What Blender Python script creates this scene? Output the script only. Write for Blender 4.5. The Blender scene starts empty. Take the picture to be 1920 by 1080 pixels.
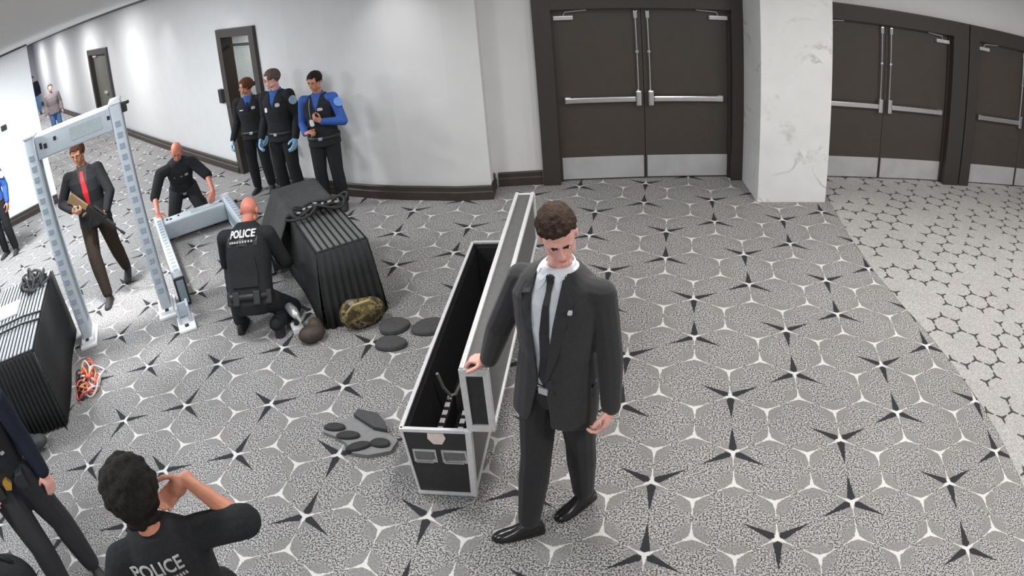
import bpy, bmesh, math, random
from mathutils import Vector, Matrix, noise
from mathutils.bvhtree import BVHTree
random.seed(7)
S = bpy.context.scene
COL = S.collection

# ------------------------------------------------------------------ camera
cd = bpy.data.cameras.new('camera')
cam = bpy.data.objects.new('camera', cd)
COL.objects.link(cam)
cd.type = 'PANO'
cd.panorama_type = 'FISHEYE_LENS_POLYNOMIAL'      # the wide lens of the ceiling camera
cd.sensor_width = 36
cd.fisheye_fov = math.radians(170)
cd.fisheye_polynomial_k0 = 0
cd.fisheye_polynomial_k1 = -3.87186622e-02
cd.fisheye_polynomial_k2 = 2.32489615e-05
cd.fisheye_polynomial_k3 = -9.50567800e-06
cd.fisheye_polynomial_k4 = -2.23923489e-10
cd.shift_x = -0.002142933
cd.shift_y = 0.059844475
cd.clip_start = 0.02
R = Matrix(((0.9773497815594236, -0.03987960953745753, 0.20783893097513498),
            (0.19711570371178008, 0.5289785612919526, -0.8254253939900963),
            (-0.07702469627305729, 0.8476976456476896, 0.524857978626035)))
cam.matrix_world = Matrix.Translation((-0.46486866, -3.69827058, 3.0602123)) @ R.to_4x4()
S.camera = cam

# ------------------------------------------------------------------ world, lights, exposure
w = bpy.data.worlds.new('world')
S.world = w
w.use_nodes = True
w.node_tree.nodes['Background'].inputs[0].default_value = (0.95, 0.97, 1.0, 1)
w.node_tree.nodes['Background'].inputs[1].default_value = 0.34
S.view_settings.view_transform = 'Standard'
S.view_settings.look = 'None'
S.view_settings.exposure = 0.5
S.view_settings.gamma = 1
S.view_settings.use_curve_mapping = False


def area(x, y, z, size, power, col=(1, 0.97, 0.93), aim=None, spread=180):
    l = bpy.data.lights.new('ceiling_light', 'AREA')
    l.shape = 'DISK'
    l.size = size
    l.energy = power
    l.color = col
    l.spread = math.radians(spread)
    o = bpy.data.objects.new('ceiling_light', l)
    o.location = (x, y, z)
    if aim:
        o.rotation_euler = (Vector(aim) - Vector((x, y, z))).to_track_quat('-Z', 'Y').to_euler()
    COL.objects.link(o)
    return o


ZC = 3.13
for x, y, p, c in [(1.6, 1.6, 75, (1, .98, .95)), (4.4, 2.2, 95, (1, .98, .95)), (1.6, -2.0, 80, (1, .98, .95)), (4.6, -1.4, 80, (1, .98, .95)),
                   (-1.0, -0.4, 55, (1, .98, .95)), (-1.2, 2.3, 22, (1, .97, .92)), (-3.6, 0.0, 60, (.97, .98, 1)), (-3.8, -3.2, 80, (.93, .97, 1)),
                   (-6.6, -0.6, 95, (.92, .97, 1)), (-7.4, 2.6, 70, (.95, .98, 1)), (-9.4, 1.8, 290, (.93, .97, 1)), (-1.4, -4.8, 60, (1, .98, .95)),
                   (-11.6, 6.0, 150, (.97, .98, 1)), (-15.6, 8.6, 190, (.97, .98, 1)), (-20.5, 11.6, 230, (.95, .97, 1)), (-25.0, 14.6, 200, (.95, .97, 1))]:
    area(x, y, ZC - 0.03, 0.5, p * .55, c)
# wall washers along the curved wall and the narrow spots over the walk-through frame
for x, y, p in [(-13.0, 8.3, 5), (-10.9, 7.0, 6), (-8.9, 5.7, 9), (-6.4, 4.1, 8), (-3.4, 3.1, 18)]:
    area(x, y, ZC - 0.03, 0.14, p * .16, (1, .98, 1), aim=(x + 0.12, y + 0.32, 0.6), spread=80)
area(-5.7, 0.9, ZC - 0.03, 0.3, 16, (1, 1, 1), spread=55)

# ------------------------------------------------------------------ materials
MATS = {}


def lin(c):
    return tuple(((v / 255) / 12.92 if v / 255 <= .04045 else ((v / 255 + .055) / 1.055) ** 2.4) for v in c)


class E:
    """tiny expression builder over shader math nodes"""
    def __init__(s, nt, sock):
        s.nt, s.k = nt, sock

    def _op(s, op, *a):
        n = s.nt.nodes.new('ShaderNodeMath')
        n.operation = op
        for i, v in enumerate((s,) + a):
            if isinstance(v, E):
                s.nt.links.new(v.k, n.inputs[i])
            else:
                n.inputs[i].default_value = v
        return E(s.nt, n.outputs[0])
    def __add__(s, o): return s._op('ADD', o)
    def __sub__(s, o): return s._op('SUBTRACT', o)
    def __mul__(s, o): return s._op('MULTIPLY', o)
    def __truediv__(s, o): return s._op('DIVIDE', o)
    def lt(s, o): return s._op('LESS_THAN', o)
    def gt(s, o): return s._op('GREATER_THAN', o)
    def abs(s): return s._op('ABSOLUTE')
    def rnd(s): return s._op('ROUND')
    def sin(s): return s._op('SINE')
    def cos(s): return s._op('COSINE')
    def fmod(s, o): return s._op('FLOORED_MODULO', o)
    def max(s, o): return s._op('MAXIMUM', o)
    def min(s, o): return s._op('MINIMUM', o)
    def at2(s, o): return s._op('ARCTAN2', o)
    def sqrt(s): return s._op('SQRT')


def newmat(name):
    m = bpy.data.materials.new(name)
    m.use_nodes = True
    nt = m.node_tree
    b = nt.nodes['Principled BSDF']
    return m, nt, b


def mat(name, rgb, rough=.6, metal=0.0, var=.08, scale=30, bump=0.0, bscale=200, spec=.5, sheen=0.0):
    if name in MATS:
        return MATS[name]
    m, nt, b = newmat(name)
    c = lin(rgb)
    tc = nt.nodes.new('ShaderNodeTexCoord')
    nz = nt.nodes.new('ShaderNodeTexNoise')
    nz.inputs['Scale'].default_value = scale
    nz.inputs['Detail'].default_value = 3
    nt.links.new(tc.outputs['Object'], nz.inputs['Vector'])
    rp = nt.nodes.new('ShaderNodeValToRGB')
    rp.color_ramp.elements[0].position = .3
    rp.color_ramp.elements[1].position = .7
    rp.color_ramp.elements[0].color = tuple(v * (1 - var) for v in c) + (1,)
    rp.color_ramp.elements[1].color = tuple(min(1, v * (1 + var)) for v in c) + (1,)
    nt.links.new(nz.outputs[0], rp.inputs[0])
    nt.links.new(rp.outputs[0], b.inputs['Base Color'])
    b.inputs['Roughness'].default_value = rough
    b.inputs['Metallic'].default_value = metal
    b.inputs['Specular IOR Level'].default_value = spec
    if sheen:
        b.inputs['Sheen Weight'].default_value = sheen
    if bump:
        n2 = nt.nodes.new('ShaderNodeTexNoise')
        n2.inputs['Scale'].default_value = bscale
        nt.links.new(tc.outputs['Object'], n2.inputs['Vector'])
        bp = nt.nodes.new('ShaderNodeBump')
        bp.inputs['Strength'].default_value = bump
        bp.inputs['Distance'].default_value = .01
        nt.links.new(n2.outputs[0], bp.inputs['Height'])
        nt.links.new(bp.outputs[0], b.inputs['Normal'])
    MATS[name] = m
    return m


def mixcol(nt, fac, a, b):
    n = nt.nodes.new('ShaderNodeMix')
    n.data_type = 'RGBA'
    nt.links.new(fac.k, n.inputs[0])
    for i, v in ((6, a), (7, b)):
        if isinstance(v, tuple):
            n.inputs[i].default_value = v + (1,) if len(v) == 3 else v
        else:
            nt.links.new(v, n.inputs[i])
    return n.outputs[2]


def carpet(name, cell, light):
    """honeycomb carpet: a three-armed star woven at each corner of the hexagons"""
    m, nt, b = newmat(name)
    geo = nt.nodes.new('ShaderNodeNewGeometry')
    sp = nt.nodes.new('ShaderNodeSeparateXYZ')
    nt.links.new(geo.outputs['Position'], sp.inputs[0])
    # slight wobble of the yarn
    wob = nt.nodes.new('ShaderNodeTexNoise')
    wob.inputs['Scale'].default_value = 60
    nt.links.new(geo.outputs['Position'], wob.inputs['Vector'])
    wv = E(nt, wob.outputs[0]) - .5
    x = E(nt, sp.outputs[0]) / cell + wv * .05
    y = E(nt, sp.outputs[1]) / -cell + wv * .05
    s3 = math.sqrt(3)

    def local(ox, oy):
        return (x + ox).fmod(s3) - s3 / 2, (y + oy).fmod(3.0) - 1.5
    ax, ay = local(s3 / 2, 1.5)
    bx, by = local(0, 0)
    pick = (ax * ax + ay * ay).lt(bx * bx + by * by)
    hx = ax * pick + bx * (pick * -1 + 1)
    hy = ay * pick + by * (pick * -1 + 1)
    cx, cy = x - hx, y - hy                         # centre of this hexagon
    k = ((hy.at2(hx) + math.pi / 2) / (math.pi / 3)).rnd().fmod(6.0)
    ang = k * (math.pi / 3) - math.pi / 2
    vx, vy = ang.cos(), ang.sin()                   # nearest corner, seen from the centre
    along = hx * vx + hy * vy                       # towards the corner
    side = (hx * vy - hy * vx).abs()
    t = side * .8660254 - (along - 1) * .5
    d = (side * .5 + (along - 1) * .8660254).abs()
    rv = (side * side + (along - 1) * (along - 1)).sqrt()
    if not light:
        wd = (t * -.20 + .058).max(.011)
        white = d.lt(wd) * t.lt(.40)
        core = rv.lt(.055)
        white = white.max(core)
        even = (k.fmod(2.0)).lt(.5)                 # stem-up corner
        sgn = even * 2 - 1
        px, py = cx + vx, cy + vy + sgn             # hexagon the pair of dark stars belongs to
        n1 = (px / s3 * 2 + py / 1.5 * 1) / 4
        n2 = (py / 1.5 * 1.5 - px / s3 * 1) / 4
        dark = (n1 - n1.rnd()).abs().lt(.06) * (n2 - n2.rnd()).abs().lt(.06)
        tb = (along * -1 + 1)
        wb = (tb * -.135 + .115).min((tb - .05) * 1.2)
        black = side.lt(wb) * tb.lt(.86) * dark
    # heathered pile
    gr = nt.nodes.new('ShaderNodeTexNoise')
    gr.inputs['Scale'].default_value = 95
    gr.inputs['Detail'].default_value = 2
    nt.links.new(geo.outputs['Position'], gr.inputs['Vector'])
    g = ((E(nt, gr.outputs[0]) - .5) * 6 + .5).max(0.0).min(1.0)
    big = nt.nodes.new('ShaderNodeTexNoise')
    big.inputs['Scale'].default_value = 1.3
    nt.links.new(geo.outputs['Position'], big.inputs['Vector'])
    bg = (E(nt, big.outputs[0]) - .5) * .25 + 1
    if not light:
        calm = ((rv * -1 + .44) * 6).max(0.0).min(1.0)    # plainer weave close to the corners
        g = g * (calm * -.8 + 1) + calm * .32
        base = mixcol(nt, g, lin((72, 71, 71)), lin((180, 178, 177)))
        col = mixcol(nt, black, base, lin((50, 51, 54)))
        col = mixcol(nt, white, col, lin((205, 203, 200)))
    else:
        idn = nt.nodes.new('ShaderNodeTexWhiteNoise')
        idn.noise_dimensions = '2D'
        cb = nt.nodes.new('ShaderNodeCombineXYZ')
        nt.links.new(((cx + vx) * 2.3).rnd().k, cb.inputs[0])
        nt.links.new(((cy + vy) * 2.3).rnd().k, cb.inputs[1])
        nt.links.new(cb.outputs[0], idn.inputs['Vector'])
        rnd = E(nt, idn.outputs[0])
        wd = (t * -.12 + .10).max(.03)
        arm = d.lt(wd) * t.lt(.43) * rnd.gt(.33)
        base = mixcol(nt, g, lin((150, 148, 147)), lin((180, 178, 176)))
        col = mixcol(nt, arm, base, lin((72, 70, 72)))
    mul = nt.nodes.new('ShaderNodeVectorMath')
    mul.operation = 'SCALE'
    nt.links.new(col, mul.inputs[0])
    nt.links.new(bg.k, mul.inputs['Scale'])
    nt.links.new(mul.outputs[0], b.inputs['Base Color'])
    b.inputs['Roughness'].default_value = .95
    b.inputs['Specular IOR Level'].default_value = .15
    bp = nt.nodes.new('ShaderNodeBump')
    bp.inputs['Strength'].default_value = .35
    bp.inputs['Distance'].default_value = .006
    nt.links.new(gr.outputs[0], bp.inputs['Height'])
    nt.links.new(bp.outputs[0], b.inputs['Normal'])
    return m


def marble():
    m, nt, b = newmat('white marble')
    geo = nt.nodes.new('ShaderNodeNewGeometry')
    n1 = nt.nodes.new('ShaderNodeTexNoise')
    n1.inputs['Scale'].default_value = 1.6
    n1.inputs['Detail'].default_value = 8
    n1.inputs['Distortion'].default_value = 1.2
    nt.links.new(geo.outputs['Position'], n1.inputs['Vector'])
    v = ((E(nt, n1.outputs[0]) - .5).abs() * -34 + 1).max(0.0)
    n2 = nt.nodes.new('ShaderNodeTexNoise')
    n2.inputs['Scale'].default_value = 4
    n2.inputs['Detail'].default_value = 5
    nt.links.new(geo.outputs['Position'], n2.inputs['Vector'])
    v = v * ((E(nt, n2.outputs[0]) - .48) * 4).max(0.0).min(1.0)
    c0 = mixcol(nt, E(nt, n2.outputs[0]), lin((205, 206, 206)), lin((226, 227, 227)))
    nt.links.new(mixcol(nt, v * .8, c0, lin((140, 138, 136))), b.inputs['Base Color'])
    b.inputs['Roughness'].default_value = .3
    return m


M_CARPET = carpet('star carpet', 0.29, False)
M_LIGHT = carpet('light carpet', 0.15, True)
M_WALL = mat('wall paint', (214, 214, 214), .75, var=.02, scale=4, bump=.05, bscale=300)
M_WALLW = mat('white wall panel', (238, 239, 241), .5, var=.01)
M_CEIL = mat('ceiling paint', (242, 242, 242), .85, var=.02)
M_BASE = mat('dark wood trim', (58, 50, 45), .5, var=.15, scale=12)
M_DOOR = mat('dark brown door', (66, 60, 55), .45, var=.06, scale=8)
M_FRAME = mat('dark brown frame', (55, 50, 47), .45, var=.06)
M_STEEL = mat('brushed steel', (200, 200, 202), .38, .45, var=.06, scale=6)
M_CHROME = mat('polished steel', (215, 215, 217), .2, .95, var=.03)
M_MARB = marble()
M_ALU = mat('aluminium edging', (228, 228, 230), .35, .35, var=.05)
M_BLK = mat('black laminate', (46, 45, 46), .6, var=.1)
M_FOAM = mat('black foam lining', (38, 36, 37), .95, var=.15, spec=.2)
M_GREYCASE = mat('dark grey laminate', (92, 92, 92), .6, var=.08)
M_SUIT = mat('charcoal suit cloth', (54, 54, 56), .85, var=.1, scale=60, spec=.2, sheen=.15)
M_TROU = mat('black suit trousers', (44, 44, 46), .85, var=.1, scale=60, spec=.2, sheen=.1)
M_BLKCLOTH = mat('black uniform cloth', (43, 44, 46), .9, var=.12, scale=60, spec=.15)
M_NAVY = mat('navy suit cloth', (32, 36, 50), .85, var=.12, scale=60, spec=.2)
M_BROWNCLOTH = mat('dark brown trousers', (52, 44, 38), .9, var=.14, scale=50, spec=.15)
M_SHIRT = mat('white shirt cotton', (222, 226, 234), .8, var=.04)
M_BLUESHIRT = mat('blue uniform shirt', (44, 84, 160), .8, var=.1)
M_TIE = mat('black silk tie', (40, 39, 44), .45, var=.1)
M_RED = mat('red silk tie', (205, 40, 50), .5, var=.08)
M_SHOE = mat('polished black leather', (30, 29, 30), .22, var=.1)
M_SHOEM = mat('matt black boot', (40, 39, 40), .7, var=.1)
M_GLOVE = mat('pale blue nitrile glove', (150, 196, 225), .5, var=.05)
M_WHITE = mat('white plastic', (232, 233, 235), .45, var=.03)
M_PANEL = mat('pale grey panel', (186, 196, 204), .45, var=.04)
M_PANELD = mat('slate grey panel inlay', (128, 142, 152), .5, var=.06)
M_DARKP = mat('black plastic', (36, 36, 38), .5, var=.08)
M_SKIRT = mat('black table skirt', (48, 49, 50), .85, var=.12, scale=30, spec=.2)
M_RIB = mat('grey ribbed cover', (98, 98, 98), .75, var=.08)
M_RIBL = mat('pale grey ribbed cover', (168, 172, 174), .7, var=.08)
M_GREYCLOTH = mat('dark grey cloth', (72, 73, 74), .92, var=.12, spec=.15)
M_FELT = mat('charcoal foam', (80, 80, 81), .95, var=.1, spec=.1)
M_LETTER = mat('white lettering', (225, 225, 228), .7, var=.03)
M_LETTERG = mat('pale grey lettering', (172, 172, 172), .7, var=.03)
M_GOLD = mat('gold badge metal', (205, 160, 80), .35, .7, var=.1)
M_SILVER = mat('silver badge metal', (215, 215, 220), .3, .7, var=.05)
M_LIP = mat('lips', (196, 122, 114), .5, var=.05)
M_EYE = mat('eye white', (225, 222, 220), .3, var=.01)
M_IRIS = mat('dark iris', (46, 34, 28), .2, var=.1)
M_GUN = mat('gunmetal', (44, 43, 42), .4, .5, var=.1)
M_TAN = mat('tan gun furniture', (112, 92, 66), .6, var=.1)


def skin(name, rgb):
    m = mat(name, rgb, .5, var=.05, scale=25)
    b = m.node_tree.nodes['Principled BSDF']
    b.inputs['Subsurface Weight'].default_value = .08
    b.inputs['Subsurface Radius'].default_value = (.02, .008, .005)
    return m


SK_PALE = skin('pale skin', (228, 172, 158))
SK_RUDDY = skin('ruddy skin', (205, 128, 108))
SK_TAN = skin('tan skin', (188, 130, 102))


def hairmat(name, rgb):
    return mat(name, rgb, .75, var=.35, scale=55, bump=.6, bscale=160, spec=.2)


H_DKBROWN = hairmat('dark brown hair', (56, 42, 33))
H_BLACK = hairmat('black hair', (30, 28, 25))
H_BROWN = hairmat('brown hair', (92, 58, 40))
H_GREYBR = hairmat('grey brown hair', (98, 84, 76))

# ------------------------------------------------------------------ object helpers


def link(name, bm, m, parent=None, smooth=False, ang=None):
    me = bpy.data.meshes.new(name)
    bm.to_mesh(me)
    bm.free()
    return linkm(name, me, m, parent, smooth)


def linkm(name, me, m, parent=None, smooth=False):
    """link a world-space mesh; a child is stored relative to its parent's place"""
    if m is not None:
        for mm in (m if isinstance(m, (list, tuple)) else [m]):
            me.materials.append(mm)
    if smooth:
        me.polygons.foreach_set('use_smooth', [True] * len(me.polygons))
    o = bpy.data.objects.new(name, me)
    COL.objects.link(o)
    if parent is not None:
        o.parent = parent
        org = origin(parent)
        me.transform(Matrix.Translation(-org))
    return o


ORG = {}


def origin(o):
    v = Vector((0, 0, 0))
    while o is not None:
        v = v + o.location
        o = o.parent
    return v


def thing(name, label, cat, loc, group=None):
    o = bpy.data.objects.new(name, None)
    o.empty_display_size = .1
    o.location = loc
    COL.objects.link(o)
    o['label'] = label
    o['category'] = cat
    if group:
        o['group'] = group
    return o


def tag(o, label, cat, group=None):
    o['label'] = label
    o['category'] = cat
    if group:
        o['group'] = group
    return o


def struct(o):
    o['kind'] = 'structure'
    return o


def rebase(o):
    """move a world-space top-level mesh's origin to its base centre"""
    me = o.data
    xs = [v.co for v in me.vertices]
    c = Vector(((min(v.x for v in xs) + max(v.x for v in xs)) / 2, (min(v.y for v in xs) + max(v.y for v in xs)) / 2, min(v.z for v in xs)))
    me.transform(Matrix.Translation(-c))
    o.location = c
    return o


class Fr:
    """local frame: origin, x, y, z axes -> world"""
    def __init__(s, o, x, y, z=(0, 0, 1)):
        s.o, s.x, s.y, s.z = Vector(o), Vector(x).normalized(), Vector(y).normalized(), Vector(z).normalized()

    def __call__(s, a, b, c=0):
        return s.o + s.x * a + s.y * b + s.z * c


WORLD = Fr((0, 0, 0), (1, 0, 0), (0, 1, 0))


def box(bm, fr, a, b, bev=0.0, m=0):
    """box between the local corners a and b"""
    vs = []
    for k in range(8):
        p = [(a, b)[(k >> i) & 1][i] for i in range(3)]
        vs.append(bm.verts.new(fr(*p)))
    fs = []
    for q in ((0, 2, 3, 1), (4, 5, 7, 6), (0, 1, 5, 4), (2, 6, 7, 3), (0, 4, 6, 2), (1, 3, 7, 5)):
        f = bm.faces.new([vs[i] for i in q])
        f.material_index = m
        fs.append(f)
    bmesh.ops.recalc_face_normals(bm, faces=fs)
    if bev:
        es = list({e for f in fs for e in f.edges})
        bmesh.ops.bevel(bm, geom=es, offset=bev, segments=2, affect='EDGES', profile=.6)


def perp(d):
    d = d.normalized()
    a = Vector((0, 0, 1)) if abs(d.z) < .9 else Vector((1, 0, 0))
    u = d.cross(a).normalized()
    return u, d.cross(u).normalized()


def loft(bm, rings, cap=True):
    """rings: lists of points with equal counts"""
    vr = [[bm.verts.new(p) for p in r] for r in rings]
    n = len(vr[0])
    fs = []
    for a, b in zip(vr, vr[1:]):
        for i in range(n):
            fs.append(bm.faces.new((a[i], a[(i + 1) % n], b[(i + 1) % n], b[i])))
    if cap:
        fs.append(bm.faces.new(list(reversed(vr[0]))))
        fs.append(bm.faces.new(vr[-1]))
    bmesh.ops.recalc_face_normals(bm, faces=fs)
    return fs


def cap(bm, p0, p1, r0, r1, n=12):
    """tapered round-ended limb"""
    p0, p1 = Vector(p0), Vector(p1)
    d = p1 - p0
    if d.length < 1e-5:
        d = Vector((0, 0, 1e-4))
    u, v = perp(d)
    dn = d.normalized()
    rings = []
    for k in range(4):
        a = math.pi / 2 * (1 - (k + .35) / 3.35)
        rings.append((p0 - dn * r0 * math.sin(a), r0 * math.cos(a)))
    for k in range(4):
        a = math.pi / 2 * ((k) / 3.35)
        rings.append((p1 + dn * r1 * math.sin(a), r1 * math.cos(a)))
    loft(bm, [[c + (u * math.cos(2 * math.pi * i / n) + v * math.sin(2 * math.pi * i / n)) * r for i in range(n)] for c, r in rings])


def tube(bm, pts, r, n=8):
    pts = [Vector(p) for p in pts]
    rings = []
    u = None
    for i, p in enumerate(pts):
        d = (pts[min(i + 1, len(pts) - 1)] - pts[max(i - 1, 0)]).normalized()
        if u is None:
            u, v = perp(d)
        else:
            u = (u - d * u.dot(d)).normalized()
            v = d.cross(u)
        rr = r[i] if isinstance(r, (list, tuple)) else r
        rings.append([p + (u * math.cos(2 * math.pi * k / n) + v * math.sin(2 * math.pi * k / n)) * rr for k in range(n)])
    loft(bm, rings)


def ell(bm, fr, c, rad, seg=16, rg=10):
    rings = []
    for j in range(rg):
        a = math.pi * (j + .3) / (rg - .4) - math.pi / 2
        a = max(-math.pi / 2 * .97, min(math.pi / 2 * .97, a))
        rings.append([fr(c[0] + rad[0] * math.cos(a) * math.cos(2 * math.pi * i / seg), c[1] + rad[1] * math.cos(a) * math.sin(2 * math.pi * i / seg), c[2] + rad[2] * math.sin(a)) for i in range(seg)])
    loft(bm, rings)


def evalmesh(me, mods):
    o = bpy.data.objects.new('tmp', me)
    COL.objects.link(o)
    for t, kw in mods:
        md = o.modifiers.new('m', t)
        for k, v in kw.items():
            setattr(md, k, v)
    dg = bpy.context.evaluated_depsgraph_get()
    out = bpy.data.meshes.new_from_object(o.evaluated_get(dg))
    bpy.data.objects.remove(o)
    bpy.data.meshes.remove(me)
    return out


def remesh(bm, vox, smooth=4, fac=.5):
    """one continuous skin round overlapping closed pieces"""
    me = bpy.data.meshes.new('tmp')
    bm.to_mesh(me)
    bm.free()
    return evalmesh(me, [('REMESH', dict(mode='VOXEL', voxel_size=vox)), ('SMOOTH', dict(iterations=smooth, factor=fac))])


def bvh_of(me):
    return BVHTree.FromPolygons([v.co.copy() for v in me.vertices], [tuple(p.vertices) for p in me.polygons])


def patch(bvh, pts, faces, d, off):
    """lay flat points onto a surface along direction d, off metres proud"""
    d = Vector(d).normalized()
    out = []
    last = None
    for p in pts:
        p = Vector(p)
        h = bvh.ray_cast(p - d * .6, d)
        if h[0] is None:
            h = bvh.find_nearest(p)
        q = h[0] - d * off
        out.append(q)
    bm = bmesh.new()
    vs = [bm.verts.new(p) for p in out]
    fs = []
    for f in faces:
        try:
            fs.append(bm.faces.new([vs[i] for i in f]))
        except ValueError:
            pass
    # give it thickness towards the surface
    me = bpy.data.meshes.new('tmp')
    bm.normal_update()
    if fs and sum(f.normal.dot(d) for f in fs) > 0:
        bmesh.ops.reverse_faces(bm, faces=fs)
    bm.to_mesh(me)
    bm.free()
    return evalmesh(me, [('SOLIDIFY', dict(thickness=max(.003, off * 1.3), offset=-1))])


def strip(lines, n=8):
    """grid points between polylines (each a list of Vectors of equal count)"""
    pts, faces = [], []
    for l in lines:
        pts += [Vector(p) for p in l]
    c = len(lines[0])
    for i in range(len(lines) - 1):
        for j in range(c - 1):
            faces.append((i * c + j, i * c + j + 1, (i + 1) * c + j + 1, (i + 1) * c + j))
    return pts, faces


def gridpatch(bvh, quad, d, off, nu=6, nv=6):
    """quad: four corners (bl, br, tr, tl)"""
    bl, br, tr, tl = [Vector(q) for q in quad]
    lines = []
    for j in range(nv + 1):
        a, b = bl.lerp(tl, j / nv), br.lerp(tr, j / nv)
        lines.append([a.lerp(b, i / nu) for i in range(nu + 1)])
    p, f = strip(lines)
    return patch(bvh, p, f, d, off)


def textmesh(s, size, fr, bvh=None, d=None, off=.004, bold=0.0, width=None):
    cu = bpy.data.curves.new('txt', 'FONT')
    cu.body = s
    cu.size = size
    cu.align_x = 'CENTER'
    cu.align_y = 'CENTER'
    cu.offset = bold
    cu.resolution_u = 3
    o = bpy.data.objects.new('txt', cu)
    COL.objects.link(o)
    dg = bpy.context.evaluated_depsgraph_get()
    me = bpy.data.meshes.new_from_object(o.evaluated_get(dg))
    bpy.data.objects.remove(o)
    bm = bmesh.new()
    bm.from_mesh(me)
    bpy.data.meshes.remove(me)
    bmesh.ops.subdivide_edges(bm, edges=[e for e in bm.edges if e.calc_length() > size * .25], cuts=2)
    bmesh.ops.triangulate(bm, faces=bm.faces[:])
    if width:
        xs = [v.co.x for v in bm.verts]
        k = width / (max(xs) - min(xs))
        for v in bm.verts:
            v.co.x *= k
    for v in bm.verts:
        p = fr(v.co.x, v.co.y, 0)
        if bvh:
            h = bvh.ray_cast(p - Vector(d) * .5, Vector(d))
            if h[0] is not None:
                p = h[0] - Vector(d) * off
        v.co = p
    me = bpy.data.meshes.new('tmp')
    bm.to_mesh(me)
    bm.free()
    return evalmesh(me, [('SOLIDIFY', dict(thickness=.003, offset=0))])


# ------------------------------------------------------------------ structure
WV = Vector((.9864, .1644, 0))            # along the door wall, away to the right
WN = Vector((.1644, -.9864, 0))           # out of it, towards the camera
DW = Fr((-.757, 4.385, 0), WV, WN)        # local: s along, d out of the leaf line, z up

bm = bmesh.new()
box(bm, WORLD, (-34, -9, -.1), (12, 26, 0))
o = struct(link('floor', bm, M_CARPET))

# light carpet: its edge runs from the pillar to the camera in a shallow bow
edge = [(1.40, 4.9), (1.43, 3.84), (1.46, 3.06), (1.56, 2.26), (1.69, 1.68), (1.82, 1.25), (1.94, .75), (2.04, .30), (2.10, -.10), (2.14, -.6), (2.17, -1.4), (2.2, -3), (2.2, -8)]
bm = bmesh.new()
top = [bm.verts.new((x, y, .004)) for x, y in edge] + [bm.verts.new((11.5, -8, .004)), bm.verts.new((11.5, 6.6, .004))]
f = bm.faces.new(top)
r = bmesh.ops.extrude_face_region(bm, geom=[f])
bmesh.ops.translate(bm, verts=[v for v in r['geom'] if isinstance(v, bmesh.types.BMVert)], vec=(0, 0, -.05))
bmesh.ops.recalc_face_normals(bm, faces=bm.faces[:])
struct(link('floor', bm, M_LIGHT))

bm = bmesh.new()
box(bm, WORLD, (-34, -9, ZC), (12, 26, ZC + .12))
struct(link('ceiling', bm, M_CEIL))

# door wall with three openings
WD = .045                                  # wall face, in front of the leaf line
OPEN = [(-1.2, 1.2), (1.9, 4.43), (4.45, 6.88)]
HT = 2.29
bm = bmesh.new()
s0 = -1.80
for a, b in OPEN:
    if a - s0 > .02:
        box(bm, DW, (s0, WD - .25, 0), (a + .02, WD, ZC))
    box(bm, DW, (a + .02, WD - .25, HT - .02), (b - .02, WD, ZC))
    s0 = b - .02
box(bm, DW, (s0, WD - .25, 0), (9.5, WD, ZC))
box(bm, DW, (-1.6, WD - .34, 0), (9.4, WD - .28, ZC))       # the dark room behind the leaves
wall_back = struct(link('wall_back', bm, M_WALL))


def skirting(name, pts, h=.17):
    """stepped skirting board swept along floor points, wall on its left"""
    prof = [(0, 0), (.032, 0), (.032, h * .55), (.022, h * .62), (.022, h * .92), (.012, h), (0, h)]
    bm = bmesh.new()
    rings = []
    P = [Vector((x, y, 0)) for x, y in pts]
    for i, p in enumerate(P):
        d = (P[min(i + 1, len(P) - 1)] - P[max(i - 1, 0)]).normalized()
        nrm = Vector((d.y, -d.x, 0))
        rings.append([p + nrm * a + Vector((0, 0, b)) for a, b in prof])
    loft(bm, rings)
    return struct(link(name, bm, M_BASE))


skirting('baseboard_back', [DW(-1.72, WD), DW(-1.2, WD)] and [tuple(DW(-1.72, WD))[:2], tuple(DW(-1.21, WD))[:2]])


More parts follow.
